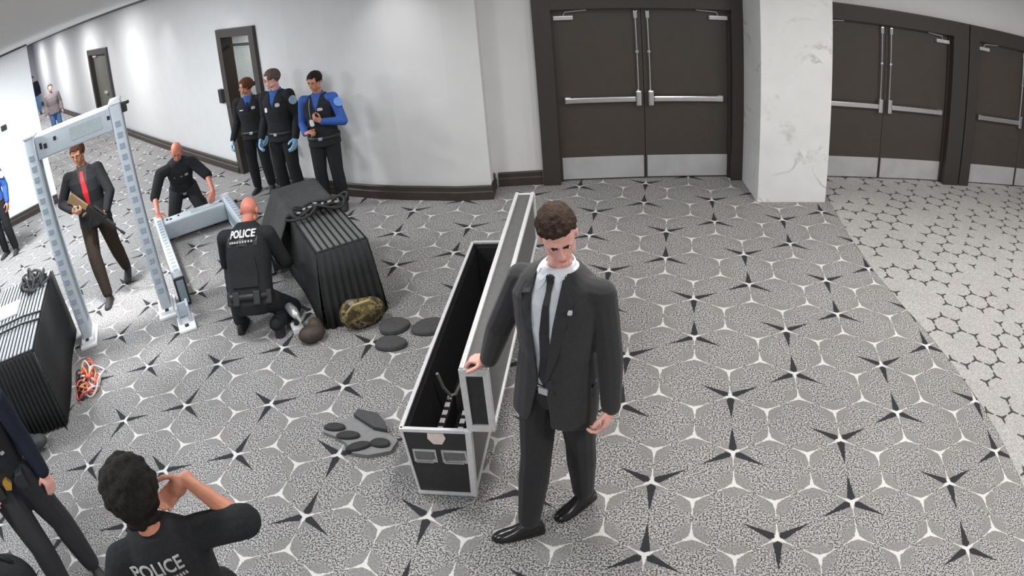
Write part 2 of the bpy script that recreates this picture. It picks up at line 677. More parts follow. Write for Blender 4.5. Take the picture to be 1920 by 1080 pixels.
def door(n, s0, s1, mid, mul_l, mul_r, closers):
    root = bpy.data.objects.new('door_%d' % n, None)
    root.location = DW(mid, 0, 0)
    COL.objects.link(root)
    struct(root)
    bm = bmesh.new()
    FD = .13                                # frame face
    box(bm, DW, (mul_l, -.06, 0), (s0, FD, HT), .008)
    box(bm, DW, (s1, -.06, 0), (mul_r, FD, HT), .008)
    box(bm, DW, (s0 - .005, -.06, 2.085), (s1 + .005, FD - .002, HT), .008)
    box(bm, DW, (s0 - .002, -.06, 0), (s0 + .03, .035, 2.085))        # stops
    box(bm, DW, (s1 - .03, -.06, 0), (s1 + .002, .035, 2.085))
    link('frame', bm, M_FRAME, root)
    for sg, a, b in ((-1, s0 + .006, mid - .003), (1, mid + .003, s1 - .006)):
        bm = bmesh.new()
        box(bm, DW, (a, -.045, .012), (b, 0, 2.08), .003)
        leaf = link('leaf', bm, M_DOOR, root)
        # kick plate
        bm = bmesh.new()
        box(bm, DW, (a + .018, 0, .02), (b - .018, .004, .29), .001)
        link('kick_plate', bm, M_STEEL, leaf)
        # panic bar
        hinge, lock = (a, b) if sg < 0 else (b, a)
        x0, x1 = sorted((hinge - sg * .09, lock + sg * .10))
        bm = bmesh.new()
        box(bm, DW, (x0, .03, .965), (x1, .075, 1.03), .012)
        xa = hinge - sg * .09
        box(bm, DW, (min(xa, xa - sg * .07), 0, .96), (max(xa, xa - sg * .07), .06, 1.035), .008)
        link('push_bar', bm, M_CHROME, leaf)
        xl0, xl1 = sorted((lock + sg * .035, lock + sg * .10))
        bm = bmesh.new()
        box(bm, DW, (xl0, 0, .915), (xl1, .08, 1.10), .015)
        link('latch_case', bm, M_CHROME, leaf)
        # vertical rod
        xr = lock + sg * .065
        bm = bmesh.new()
        tube(bm, [DW(xr, .035, 1.08), DW(xr, .04, 1.5), DW(xr, .035, 1.98)], .011)
        box(bm, DW, (xr - .022, 0, 1.96), (xr + .022, .05, 2.05), .008)
        box(bm, DW, (xr - .018, 0, 1.545), (xr + .018, .05, 1.575), .005)
        link('latch_rod', bm, M_CHROME, leaf)
        # closer under the header
        ca, cb = sorted((hinge - sg * .02, hinge - sg * .24))
        bm = bmesh.new()
        box(bm, DW, (ca, 0, 1.955), (cb, .055, 2.005), .008)
        tube(bm, [DW((ca + cb) / 2, .03, 2.0), DW((ca + cb) / 2 - sg * .02, .05, 2.05), DW((ca + cb) / 2 - sg * .26, .06, 2.07)], .008, 6)
        link('door_closer', bm, M_STEEL, leaf)
    return root


door(1, -1.0, 1.02, .0, -1.2, 1.2, None)
door(2, 2.09, 4.16, 3.12, 1.9, 4.43, None)
door(3, 4.63, 6.69, 5.66, 4.45, 6.88, None)

# marble pillar in front of the door wall
PF = Fr((.52, 3.77, 0), (.9864, .1644, 0), (-.1644, .9864, 0))
bm = bmesh.new()
box(bm, PF, (0, 0, 0), (.852, .86, ZC + .02), .006)
struct(link('wall_pillar', bm, M_MARB))

# curved wall: foot of the skirting, from the far end of the corridor to the corner by the doors
CW = [(-27.2, 18.02), (-22.0, 14.68), (-17.1, 11.56), (-12.31, 8.54), (-11.33, 7.90), (-10.01, 7.05), (-8.52, 6.12), (-7.58, 5.54), (-6.79, 5.06),
      (-6.2, 4.71), (-5.6, 4.38), (-5.0, 4.10), (-4.32, 3.86), (-3.91, 3.75), (-3.49, 3.68), (-2.82, 3.63), (-2.44, 3.66)]
CP = [Vector((x, y, 0)) for x, y in CW]


def wall_run(bm, P, z0, z1, th=.16):
    rings = []
    for i, p in enumerate(P):
        d = (P[min(i + 1, len(P) - 1)] - P[max(i - 1, 0)]).normalized()
        nrm = Vector((d.y, -d.x, 0))        # towards the room
        a, b = p - nrm * .03, p - nrm * (.03 + th)
        rings.append([a + Vector((0, 0, z0)), b + Vector((0, 0, z0)), b + Vector((0, 0, z1)), a + Vector((0, 0, z1))])
    loft(bm, rings)


# openings: far small door and the narrow open door behind the officers
OA = (Vector((-15.05, 10.27, 0)), Vector((-12.95, 8.95, 0)))
OB = (Vector((-6.62, 4.96, 0)), Vector((-5.62, 4.39, 0)))
bm = bmesh.new()
wall_run(bm, CP[:3] + [OA[0]], 0, ZC)
wall_run(bm, [OA[0], OA[1]], 2.22, ZC)
wall_run(bm, [OA[1]] + CP[3:9] + [OB[0]], 0, ZC)
wall_run(bm, [OB[0], CP[9], OB[1]], 2.25, ZC)
wall_run(bm, [OB[1]] + CP[11:], 0, ZC)
# return at the corner by the doors
e0, e1 = Vector((-2.44, 3.66, 0)), Vector((-2.50, 4.12, 0))
box(bm, Fr(e0 + Vector((-.03, .03, 0)), e1 - e0, (-1, 0, 0)), (0, 0, 0), (.5, .16, ZC))
struct(link('wall_left', bm, M_WALL))
skirting('baseboard_left', [tuple(p)[:2] for p in CP[:3] + [OA[0]]])
skirting('baseboard_left', [tuple(p)[:2] for p in [OA[1]] + CP[3:9] + [OB[0]]])
skirting('baseboard_left', [tuple(p)[:2] for p in [OB[1]] + CP[11:]] + [(-2.50, 4.05)])

# shadow-gap strip where the walls meet the ceiling
bm = bmesh.new()
for i, p in enumerate(CP[:-1]):
    q = CP[i + 1]
    d = (q - p).normalized()
    box(bm, Fr(p, d, (d.y, -d.x, 0)), (0, -.03, ZC - .05), ((q - p).length, -.012, ZC - .025))
struct(link('trim_1', bm, M_FRAME))


def jamb_door(n, a, b, zt, fw, depth):
    d = (b - a).normalized()
    L = (b - a).length
    F = Fr(a, d, (d.y, -d.x, 0))
    root = bpy.data.objects.new('door_%d' % n, None)
    root.location = (a + b) / 2
    COL.objects.link(root)
    struct(root)
    bm = bmesh.new()
    box(bm, F, (-.02, -.17, 0), (fw, .02, zt), .006)
    box(bm, F, (L - fw, -.17, 0), (L + .02, .02, zt), .006)
    box(bm, F, (fw - .005, -.17, zt - fw), (L - fw + .005, .018, zt), .006)
    link('frame', bm, M_FRAME, root)
    return F, L, root


F, L, root = jamb_door(4, OA[0], OA[1], 2.25, .16, .15)
bm = bmesh.new()
box(bm, F, (.16, -.16, .01), (L * .58, -.12, 2.09), .003)
box(bm, F, (L * .58 + .006, -.16, .01), (L - .16, -.12, 2.09), .003)
lf = link('leaf', bm, mat('olive grey door', (92, 92, 84), .5), root)
bm = bmesh.new()
box(bm, F, (.3, -.12, 2.0), (.75, -.06, 2.07), .01)
box(bm, F, (L * .58 - .35, -.12, .95), (L * .58 - .02, -.07, 1.02), .01)
link('push_bar', bm, M_STEEL, lf)

F, L, root = jamb_door(5, OB[0], OB[1], 2.29, .13, .15)
bm = bmesh.new()
box(bm, F, (.13, -.16, 1.99), (L - .13, -.10, 2.02), .004)
link('transom_bar', bm, M_FRAME, root)
bm = bmesh.new()
LF = Fr(F(L - .13, -.17), F(L - .10, -.9) - F(L - .13, -.17), -F.x)
box(bm, LF, (0, 0, .01), (.70, .045, 1.99), .004)
lf = link('leaf', bm, M_FRAME, root)
bm = bmesh.new()
box(bm, LF, (.55, .045, .93), (.62, .07, 1.12), .006)
tube(bm, [LF(.585, .07, 1.03), LF(.585, .10, 1.03), LF(.47, .10, 1.03)], .010)
link('handle', bm, M_STEEL, lf)
bm = bmesh.new()          # the lit passage beyond it
box(bm, F, (-.10, -2.2, 0), (2.0, -2.1, 2.6))
box(bm, F, (-.10, -2.1, 2.3), (2.0, -.22, 2.4))
box(bm, F, (.06, -2.1, 0), (.132, -.175, 2.3))
box(bm, F, (1.9, -2.1, 0), (2.0, -.3, 2.3))
struct(link('wall_passage', bm, mat('passage paint', (196, 204, 204), .7)))
p = F(.75, -.9, 2.24)
area(p.x, p.y, p.z, .3, 10)

# white wall panel at far left, and the end of the corridor
LWv = Vector((.534, .845, 0))
LF = Fr((-10.75, 4.53, 0), -LWv, (-LWv.y, LWv.x, 0))
bm = bmesh.new()
box(bm, LF, (0, 0, 0), (9.5, .18, ZC + .01))
struct(link('wall_right', bm, M_WALLW)).name = 'wall_side'
q0, q1 = LF(0, 0), LF(9.5, 0)
skirting('baseboard_side', [tuple(q1)[:2], tuple(q0)[:2]], .17)
bm = bmesh.new()
tube(bm, [LF(0, -.012, ZC - .03), LF(9.5, -.012, ZC - .03)], .014, 6)
struct(link('trim_2', bm, M_FRAME))
bm = bmesh.new()
box(bm, Fr((-26.9, 17.85, 0), (-.55, -.83, 0), (-.83, .55, 0)), (-.6, 0, 0), (6, .2, ZC))
struct(link('wall_end', bm, mat('grey end wall', (150, 150, 158), .7)))
# small fittings on the walls
bm = bmesh.new()
box(bm, Fr(LF(.75, -.001, 1.80), LWv, (LWv.y, -LWv.x, 0)), (-.06, 0, -.05), (.06, .04, .05), .01)
o = rebase(link('wall_switch', bm, M_DARKP))
tag(o, 'small black switch on the bright white wall at far left', 'switch')
d = (CP[6] - CP[5]).normalized()
bm = bmesh.new()
box(bm, Fr((-9.47, 6.73, .32), d, (d.y, -d.x, 0)), (-.04, -.032, -.06), (.04, -.02, .06), .004)
o = rebase(link('wall_socket', bm, M_WHITE))
tag(o, 'white socket plate low on the curved grey wall', 'socket')
d = (OB[1] - OB[0]).normalized()
bm = bmesh.new()
box(bm, Fr(OB[0] + Vector((-.16, .10, 1.22)), d, (d.y, -d.x, 0)), (-.06, -.035, -.10), (.06, .03, .12), .008)
o = rebase(link('card_reader', bm, M_DARKP))
tag(o, 'black card reader on the wall left of the narrow open doorway', 'reader')

# ------------------------------------------------------------------ checkpoint furniture
EV = Vector((.766, .643, 0))               # across the checkpoint lanes
NV = Vector((-.643, .766, 0))              # along the lanes, away from the camera


def walkthrough(name, label, fr, group=None, feet=True):
    """walk-through metal detector; fr: x across, y through it, z up its posts"""
    H, W = 2.2, .94
    root = thing(name, label, 'metal detector', fr(W / 2, 0, 0), 'walk-through metal detectors')
    slot = None
    for x in (0, W):
        bm = bmesh.new()
        sx = 1 if x == 0 else -1
        box(bm, fr, (x - .055, -.15, .06), (x + .055, .15, H), .022)
        post = link('post', bm, M_PANEL, root, True)
        bm = bmesh.new()
        box(bm, fr, (x - .057, -.07, .2), (x + .057, .07, H - .1), .01)
        link('inlay', bm, M_PANELD, post)
        if slot is None:
            b2 = bmesh.new()
            box(b2, Fr((0, 0, 0), fr.x, fr.y, fr.z), (-.028, -.006, -.028), (.028, .004, .028), .004)
            slot = bpy.data.meshes.new('zone_light')
            b2.to_mesh(slot)
            b2.free()
            slot.materials.append(mat('blue grey zone light', (148, 162, 176), .3))
        for k in range(17):
            for xx in (x - .0,):
                o = bpy.data.objects.new('zone_light', slot)
                COL.objects.link(o)
                o.parent = post
                o.location = fr(xx, -.151, .28 + k * .108) - origin(post)
        if feet:
            bm = bmesh.new()
            box(bm, fr, (x - .10, -.23, .0), (x + .10, .23, .03), .008)
            box(bm, fr, (x - .075, -.19, .028), (x + .075, .19, .075), .012)
            ft = link('foot_plate', bm, M_WHITE, root)
            bm = bmesh.new()
            box(bm, fr, (x - .02, -.20, .07), (x + .02, -.16, .082), .004)
            link('bolt', bm, M_DARKP, ft)
        else:
            bm = bmesh.new()
            box(bm, fr, (x - .062, -.157, .035), (x + .062, .157, .075), .02)
            ec = link('end_rim', bm, M_DARKP, root)
            bm = bmesh.new()
            box(bm, fr, (x - .042, -.13, .028), (x + .042, .13, .05), .01)
            link('end_face', bm, M_PANELD, ec)
        bm = bmesh.new()
        box(bm, fr, (x - .062, -.157, H - .002), (x + .062, .157, H + .03), .012)
        link('post_cap', bm, M_WHITE, root)
    bm = bmesh.new()
    box(bm, fr, (.055, -.11, H - .25), (W - .055, .11, H - .01), .02)
    beam = link('crossbeam', bm, M_PANEL, root, True)
    bm = bmesh.new()
    box(bm, fr, (.44, -.115, H - .19), (.78, -.106, H - .06), .005)
    link('display', bm, mat('pale display', (172, 186, 190), .25), beam)
    for x0, x1, z0, z1 in ((.10, .13, -.15, -.09), (.145, .18, -.16, -.11), (.26, .29, -.12, -.08), (.84, .87, -.13, -.09)):
        bm = bmesh.new()
        box(bm, fr, (x0, -.116, H + z0), (x1, -.107, H + z1), .003)
        link('key', bm, M_DARKP, beam)
    bm = bmesh.new()
    box(bm, fr, (W + .05, -.05, H - .12), (W + .11, .0, H - .02), .012)
    box(bm, fr, (W + .11, -.045, H - .05), (W + .14, -.005, H - .02), .006)
    link('remote_sensor', bm, M_DARKP, root)
    return root


walkthrough('metal_detector', 'upright pale grey walk-through metal detector standing on two white feet', Fr((-5.93, .50, 0), EV, NV))
# the second frame lies on its side on the carpet, held by the two kneeling men
walkthrough('metal_detector', 'dismantled pale grey detector frame lying flat on the carpet', Fr((-4.97, 1.15, .16), EV, Vector((0, 0, -1)), (-.70, .714, 0)), None, False)


def foot_plate(x, y, rz, label):
    d = Vector((math.cos(rz), math.sin(rz), 0))
    F = Fr((x, y, 0), d, (-d.y, d.x, 0))
    root = thing('stabilizer_foot', label, 'foot plate', (x, y, 0))
    bm = bmesh.new()
    box(bm, F, (-.09, -.16, 0), (.09, .16, .03), .01)
    link('base', bm, M_WHITE, root)
    bm = bmesh.new()
    box(bm, F, (-.07, -.02, .03), (-.045, .15, .20), .006)
    box(bm, F, (.045, -.02, .03), (.07, .15, .20), .006)
    box(bm, F, (-.05, .10, .05), (.05, .13, .19), .006)
    link('bracket', bm, M_PANEL, root)
    bm = bmesh.new()
    box(bm, F, (-.02, -.10, .03), (.02, -.06, .045), .004)
    link('bolt', bm, M_DARKP, root)


foot_plate(-4.76, .84, .72, 'white loose stabilizer foot right of the upright detector foot')


def clothmesh(fr, w, l, zf, nx=40, ny=24, th=.01):
    bm = bmesh.new()
    g = [[bm.verts.new(fr(w * i / nx, l * j / ny, zf(i / nx, j / ny))) for i in range(nx + 1)] for j in range(ny + 1)]
    for j in range(ny):
        for i in range(nx):
            bm.faces.new((g[j][i], g[j][i + 1], g[j + 1][i + 1], g[j + 1][i]))
    me = bpy.data.meshes.new('tmp')
    bm.to_mesh(me)
    bm.free()
    return evalmesh(me, [('SOLIDIFY', dict(thickness=th, offset=-1))])


def skirted_table(name, label, P, h, L, W, ribmat, nrib, flare):
    """P: near right corner; runs away along NV, to the left along -EV"""
    F = Fr(P, -EV, NV)
    root = thing(name, label, 'table', F(W / 2, L / 2, 0), 'pleated checkpoint tables')
    bm = bmesh.new()
    box(bm, F, (0, 0, h - .03), (W, L, h), .006)
    link('tabletop', bm, M_SKIRT, root)
    for k in range(nrib):                   # ribbed cover along the top
        a = W * (k + .18) / nrib
        bm = bmesh.new()
        box(bm, F, (a, .004, h), (a + W / nrib * .62, L - .004, h + .012), .004)
        link('rib', bm, ribmat, root)
    # near skirt in deep pleats
    n = nrib * 4 * 2

    def pleat(u, z, x0, x1, y, amp):
        return x0 + (x1 - x0) * u, y - amp * (.5 + .5 * math.sin(u * nrib * 2 * math.pi * 1.0))
    rows = []
    for z, k in ((h - .005, 0), (h * .66, .5), (h * .33, .8), (.01, 1)):
        row = []
        for i in range(n + 1):
            u = i / n
            x, y = pleat(u, z, -flare * k, W + flare * k, -.012 - flare * k * .8, .012 + .022 * k)
            row.append(F(x, y, z))
        rows.append(row)
    p, fc = strip(rows)
    me = bpy.data.meshes.new('tmp')
    me.from_pydata(p, [], fc)
    link_me = evalmesh(me, [('SOLIDIFY', dict(thickness=.008, offset=0))])
    linkm('front_skirt', link_me, M_SKIRT, root, True)
    for side, x in ((-1, 0), (1, W)):
        rows = []
        for z, k in ((h - .005, 0), (h * .6, .45), (h * .3, .8), (.012, 1)):
            row = []
            for i in range(25):
                v = i / 24
                wv = .010 * k * math.sin(v * 9 + side)
                row.append(F(x + side * (.012 + flare * 1.3 * k + wv), -.02 - flare * .8 * k + (L + .03 + flare * .8 * k) * v, z))
            rows.append(row)
        p, fc = strip(rows)
        me = bpy.data.meshes.new('tmp')
        me.from_pydata(p, [], fc)
        linkm('side_skirt', evalmesh(me, [('SOLIDIFY', dict(thickness=.008, offset=0))]), M_SKIRT, root, True)
    for a in (.04, W - .04):
        for b in (.06, L - .06):
            bm = bmesh.new()
            tube(bm, [F(a, b, 0.0), F(a, b, h - .03)], .016)
            link('leg', bm, M_DARKP, root)
    return F


TA = skirted_table('skirted_table', 'black pleated skirt table at left edge with coiled straps on top', (-5.18, -.76, 0), .75, 1.72, .62, M_RIBL, 14, .02)
TB = skirted_table('skirted_table', 'dark ribbed pleated table beside the kneeling police officer', (-2.885, 1.235, 0), .68, 1.62, .43, M_RIB, 8, .05)


def coils(name, label, cat, F, n, m, r, spread, seed, pts=34, h=.10, group=None, parent=None):
    rnd = random.Random(seed)
    bm = bmesh.new()
    for k in range(n):
        cx, cy = rnd.uniform(-spread[0], spread[0]) * .5, rnd.uniform(-spread[1], spread[1]) * .5
        ra, rb = rnd.uniform(.35, 1) * spread[0] * .6, rnd.uniform(.35, 1) * spread[1] * .6
        ph, ti = rnd.uniform(0, 6), rnd.uniform(.6, 1)
        P = []
        for i in range(pts):
            a = ph + 2 * math.pi * ti * i / (pts - 1) * 1.3
            P.append(F(cx + ra * math.cos(a), cy + rb * math.sin(a), r + h * (.5 + .5 * math.sin(a * 2 + k)) * (k + 1) / n))
        tube(bm, P, r, 6)
    if parent:
        return link(name, bm, m, parent, True)
    o = rebase(link(name, bm, m, None, True))
    return tag(o, label, cat, group)


# on the left table
G0 = Fr(TA(.18, 1.40, .765), -EV, NV)
coils('strap_coil', 'heap of coiled grey black straps on the far end of the left table', 'strap', G0, 11, mat('grey webbing strap', (84, 84, 84), .8, var=.25), .014, (.20, .22), 5, h=.13)
bm = bmesh.new()
box(bm, Fr(TA(.30, .86, .762), -EV, NV), (0, 0, 0), (.30, .32, .022), .008)
o = rebase(link('document_folder', bm, M_WHITE))
tag(o, 'white folder lying flat on the left skirted table', 'folder')
bm = bmesh.new()
for k in range(2):
    tube(bm, [TA(-.02, .52 + k * .16, .775), TA(.2, .54 + k * .16, .785), TA(.6, .52 + k * .16, .778)], .011, 6)
o = rebase(link('webbing_strap', bm, M_DARKP))
tag(o, 'black strap tied across the left skirted table', 'strap')
# red cables and dark bag on the floor beside it
root = thing('cable_tangle', 'tangle of red and orange cables on the carpet by the left table', 'cables', (-5.28, -.20, 0))
for mm, off, sd in ((mat('red cable', (214, 92, 84), .5), (0, 0), 3), (mat('orange cable', (226, 150, 92), .5), (-.05, .07), 9),
                    (mat('black cable', (44, 42, 42), .5), (.02, -.02), 12), (mat('white cable', (215, 205, 205), .5), (.03, .03), 21)):
    coils('cable', None, None, Fr((-5.31 + off[0], -.23 + off[1], .0), EV, NV), 6, mm, .010, (.15, .32), sd, h=.10, parent=root)
bm = bmesh.new()
F = Fr((-5.32, -1.16, 0), EV, NV)
for k in range(9):
    ell(bm, F, (random.uniform(-.14, .14), random.uniform(-.10, .12), .06 + random.uniform(0, .05)), (random.uniform(.08, .14), random.uniform(.07, .12), .06))
me = remesh(bm, .02, 3)
for v in me.vertices:
    v.co.z = max(v.co.z, .001)
    v.co += Vector((0, 0, abs(noise.noise(v.co * 14)) * .03))
o = rebase(linkm('duffel_bag', me, M_GREYCLOTH, None, True))
tag(o, 'slumped dark duffel bag on the floor at the left table corner', 'bag')

# on the right table
me = clothmesh(Fr(TB(-.10, .92, .70), -EV, NV), .78, .86, lambda u, v: .012 + .02 * abs(noise.noise(Vector((u * 5, v * 4, 2)))) + (-.55 * max(0, .13 - u) * 5 * .6 if u < .13 else 0) + (-.55 * max(0, u - .72) * 2.6 if u > .72 else 0))
o = rebase(linkm('folded_jacket', me, M_GREYCLOTH, None, True))
tag(o, 'dark grey cloth draped over the far end of the ribbed table', 'cloth')
root = thing('belt_pile', 'knot of black belts with bright buckles on the ribbed table', 'belts', TB(.20, .78, .70))
coils('strap', None, None, Fr(TB(.20, .78, .735), -EV, NV), 10, mat('black webbing strap', (42, 42, 42), .7), .013, (.34, .17), 8, h=.07, parent=root)
for k in range(7):
    bm = bmesh.new()
    box(bm, Fr(TB(.04 + k * .06, .76 - abs(k - 3) * .03, .80 + .01 * (k % 2)), (math.cos(k), math.sin(k), 0), (-math.sin(k), math.cos(k), 0)), (-.018, -.012, 0), (.018, .012, .012), .003)
    link('buckle', bm, M_SILVER, root)

# under and in front of the right table
camo, nt, b = newmat('camouflage cloth')
tc = nt.nodes.new('ShaderNodeTexCoord')
nz = nt.nodes.new('ShaderNodeTexNoise')
nz.inputs['Scale'].default_value = 14
nt.links.new(tc.outputs['Object'], nz.inputs['Vector'])
rp = nt.nodes.new('ShaderNodeValToRGB')
rp.color_ramp.interpolation = 'CONSTANT'
for pos, c in ((0, (58, 50, 34)), (.45, (96, 86, 50)), (.55, (128, 116, 76)), (.62, (46, 42, 36))):
    e = rp.color_ramp.elements[0] if pos == 0 else rp.color_ramp.elements.new(pos)
    e.position = pos
    e.color = lin(c) + (1,)
nt.links.new(nz.outputs[0], rp.inputs[0])
nt.links.new(rp.outputs[0], b.inputs['Base Color'])
b.inputs['Roughness'].default_value = .9
CB = Fr((-2.92, .97, 0), EV, NV)
root = thing('camouflage_bag', 'olive camouflage pouch on the floor against the ribbed table', 'bag', CB(0, 0, 0))
bm = bmesh.new()
ell(bm, CB, (0, 0, .12), (.19, .10, .13))
ell(bm, CB, (-.07, 0, .14), (.12, .10, .13))
ell(bm, CB, (.09, 0, .12), (.12, .09, .12))
me = remesh(bm, .012, 4)
for v in me.vertices:
    v.co.z = max(v.co.z, .001)
linkm('body', me, camo, root, True)
bm = bmesh.new()
tube(bm, [CB(-.13, -.06, .2), CB(-.08, -.10, .27), CB(.06, -.10, .27), CB(.12, -.06, .2)], .010, 6)
link('strap', bm, mat('tan webbing', (170, 150, 110), .8), root)
bm = bmesh.new()
box(bm, CB, (-.10, -.06, .25), (-.05, -.02, .27), .006)
link('buckle', bm, M_SILVER, root)

# silver drill and dark pouch on the floor next to the kneeling officer
DR = Fr((-3.49, .84, 0), EV, NV)
root = thing('power_drill', 'silver and black cordless drill lying right of the kneeling officer', 'drill', DR(0, 0, 0))
bm = bmesh.new()
tube(bm, [DR(-.02, .10, .20), DR(0, 0, .19), DR(.01, -.07, .18)], [.04, .045, .03], 10)
link('motor_housing', bm, M_SILVER, root, True)
bm = bmesh.new()
tube(bm, [DR(.01, -.07, .18), DR(.02, -.14, .17), DR(.022, -.17, .17)], [.02, .014, .006], 8)
link('chuck', bm, M_STEEL, root)
bm = bmesh.new()
tube(bm, [DR(0, .03, .17), DR(.01, .03, .09), DR(.0, .02, .05)], .024, 8)
link('grip', bm, M_DARKP, root, True)
bm = bmesh.new()
box(bm, DR, (-.05, -.05, 0), (.05, .09, .055), .012)
link('battery', bm, M_WHITE, root)
bm = bmesh.new()
F = Fr((-3.28, .71, 0), EV, NV)
ell(bm, F, (0, 0, .07), (.12, .09, .08))
ell(bm, F, (.05, .05, .09), (.07, .07, .09))
me = remesh(bm, .014, 3)
for v in me.vertices:
    v.co.z = max(v.co.z, .001)
o = rebase(linkm('tool_pouch', me, mat('dark brown leather', (58, 50, 44), .6, var=.2), None, True))
tag(o, 'dark brown tool pouch on the floor left of the camouflage pouch', 'pouch')


def pad(x, y, rx, ry, hz, rz, label, cat='foam pad'):
    F = Fr((x, y, 0), (math.cos(rz), math.sin(rz), 0), (-math.sin(rz), math.cos(rz), 0))
    bm = bmesh.new()
    n = 26
    rings = []
    for z, k in ((0.001, .96), (hz * .4, 1), (hz * .8, .97), (hz, .86)):
        rings.append([F(rx * k * math.cos(2 * math.pi * i / n) * (1 + .07 * math.sin(3 * 2 * math.pi * i / n + x * 9)), ry * k * math.sin(2 * math.pi * i / n), z) for i in range(n)])
    loft(bm, rings)
    o = rebase(link('foam_pad', bm, M_FELT, None, False))
    return tag(o, label, cat, 'foam pads on the carpet')


pad(-2.64, .95, .13, .115, .05, .3, 'charcoal round foam pad nearest the ribbed table')
pad(-2.58, .70, .13, .09, .05, .1, 'charcoal round foam pad in front of the other two')
pad(-2.34, .97, .145, .115, .045, .5, 'charcoal oval foam pad closest to the long case')

# foam insert with four dark lobes in front of the case
FI = Fr((-2.42, -.38, 0), (.98, -.2, 0), (.2, .98, 0))
root = thing('foam_insert', 'torn grey foam insert with dark lobes on the carpet before the case', 'foam insert', FI(0, 0, 0))
bm = bmesh.new()
out = [(-.30, -.02), (-.22, .06), (-.14, .14), (.0, .13), (.16, .08), (.28, .03), (.29, -.08), (.17, -.17), (.06, -.19), (-.04, -.12), (-.14, -.09), (-.26, -.08)]
loft(bm, [[FI(x, y, z) for x, y in out] for z in (.001, .03)])
link('base', bm, mat('grey felt', (128, 128, 128), .95), root)
for x, y, rx, ry, rz in [(-.20, -.02, .085, .05, .3), (-.06, -.06, .09, .05, .35), (.07, -.13, .095, .05, .7), (.19, -.05, .075, .055, .2)]:
    d = Vector((math.cos(rz), math.sin(rz), 0))
    F2 = Fr(FI(x, y, 0), FI.x * d.x + FI.y * d.y, FI.y * d.x - FI.x * d.y)
    bm = bmesh.new()
    loft(bm, [[F2(rx * k * math.cos(i * math.pi / 9), ry * k * math.sin(i * math.pi / 9) * (1 if math.sin(i * math.pi / 9) > 0 else .7), z) for i in range(18)] for z, k in ((.03, .95), (.042, .95), (.05, .8))])
    link('lobe', bm, mat('black foam lobe', (52, 52, 53), .95), root)
bm = bmesh.new()
loft(bm, [[FI(x, y, z) for x, y in [(-.13, .19), (.02, .20), (.12, .14), (.18, .07), (.08, .06), (-.04, .10), (-.13, .13)]] for z in (.03, .062)])
link('flap', bm, M_FELT, root)

# ------------------------------------------------------------------ long case with its lid open
CL = Vector((-.0745, .9972, 0))
CWv = Vector((.9972, .0745, 0))
CF = Fr((-1.885, -.835, 0), CWv, CL)
LN, HB, WT, WB = 2.34, .51, .385, .33
root = thing('flight_case', 'long black open case with aluminium edges beside the suited man', 'case', CF(WT / 2, LN / 2, 0))


def cp(u, y, z):
    """u 0..1 across, tapered towards the floor"""
    k = z / HB
    wv = WB + (WT - WB) * k
    x0 = (WT - WB) * .55 * (1 - k)
    return CF(x0 + wv * u, y, z)


def slab(bm, a, b, c, d, nrm, th):
    q = [Vector(v) for v in (a, b, c, d)]
    nrm = Vector(nrm) * th
    loft(bm, [q, [v + nrm for v in q]])


t = .012
bm = bmesh.new()
slab(bm, cp(0, 0, .02), cp(1, 0, .02), cp(1, 0, HB), cp(0, 0, HB), CL, t)
link('end_panel', bm, M_BLK, root)
bm = bmesh.new()
slab(bm, cp(0, LN, .02), cp(1, LN, .02), cp(1, LN, HB), cp(0, LN, HB), -CL, t)
link('end_panel', bm, M_BLK, root)
bm = bmesh.new()
slab(bm, cp(0, 0, .02), cp(0, LN, .02), cp(0, LN, HB), cp(0, 0, HB), CWv, t)
link('side_panel', bm, M_BLK, root)
bm = bmesh.new()
slab(bm, cp(1, 0, .02), cp(1, LN, .02), cp(1, LN, HB), cp(1, 0, HB), -CWv, t)
link('side_panel', bm, M_GREYCASE, root)
bm = bmesh.new()
slab(bm, cp(0, 0, .02), cp(1, 0, .02), cp(1, LN, .02), cp(0, LN, .02), (0, 0, 1), t)
link('floor_panel', bm, M_FOAM, root)
bm = bmesh.new()      # foam lining walls
for a, b, nr in ((.02, .02, CWv), (.98, .98, -CWv)):
    slab(bm, cp(a, .02, .04), cp(a, LN - .02, .04), cp(b, LN - .02, HB - .03), cp(b, .02, HB - .03), nr, .02)
slab(bm, cp(.05, .02, .04), cp(.95, .02, .04), cp(.95, .02, HB - .03), cp(.05, .02, HB - .03), CL, .02)
slab(bm, cp(.05, LN - .02, .04), cp(.95, LN - .02, .04), cp(.95, LN - .02, HB - .03), cp(.05, LN - .02, HB - .03), -CL, .02)
link('lining', bm, M_FOAM, root)


def edge_bar(a, b, wd=.024):
    a, b = Vector(a), Vector(b)
    d = (b - a)
    u, v = perp(d)
    F = Fr(a, d, u, v)
    bm = bmesh.new()
    box(bm, F, (-.008, -wd / 2, -wd / 2), (d.length + .008, wd / 2, wd / 2), .004)
    link('edge_trim', bm, M_ALU, root)


for a, b in [((0, 0, HB), (1, 0, HB)), ((0, LN, HB), (1, LN, HB)), ((0, 0, HB), (0, LN, HB)), ((1, 0, HB), (1, LN, HB)),
             ((1, 0, .02), (1, LN, .02)), ((0, 0, .02), (1, 0, .02)), ((0, LN, .02), (1, LN, .02))]:
    edge_bar(cp(*a), cp(*b))
for y in (0, LN):
    edge_bar(cp(1, y, .02), cp(1, y, HB), .036)
    edge_bar(cp(0, y, .02), cp(0, y, HB), .016)
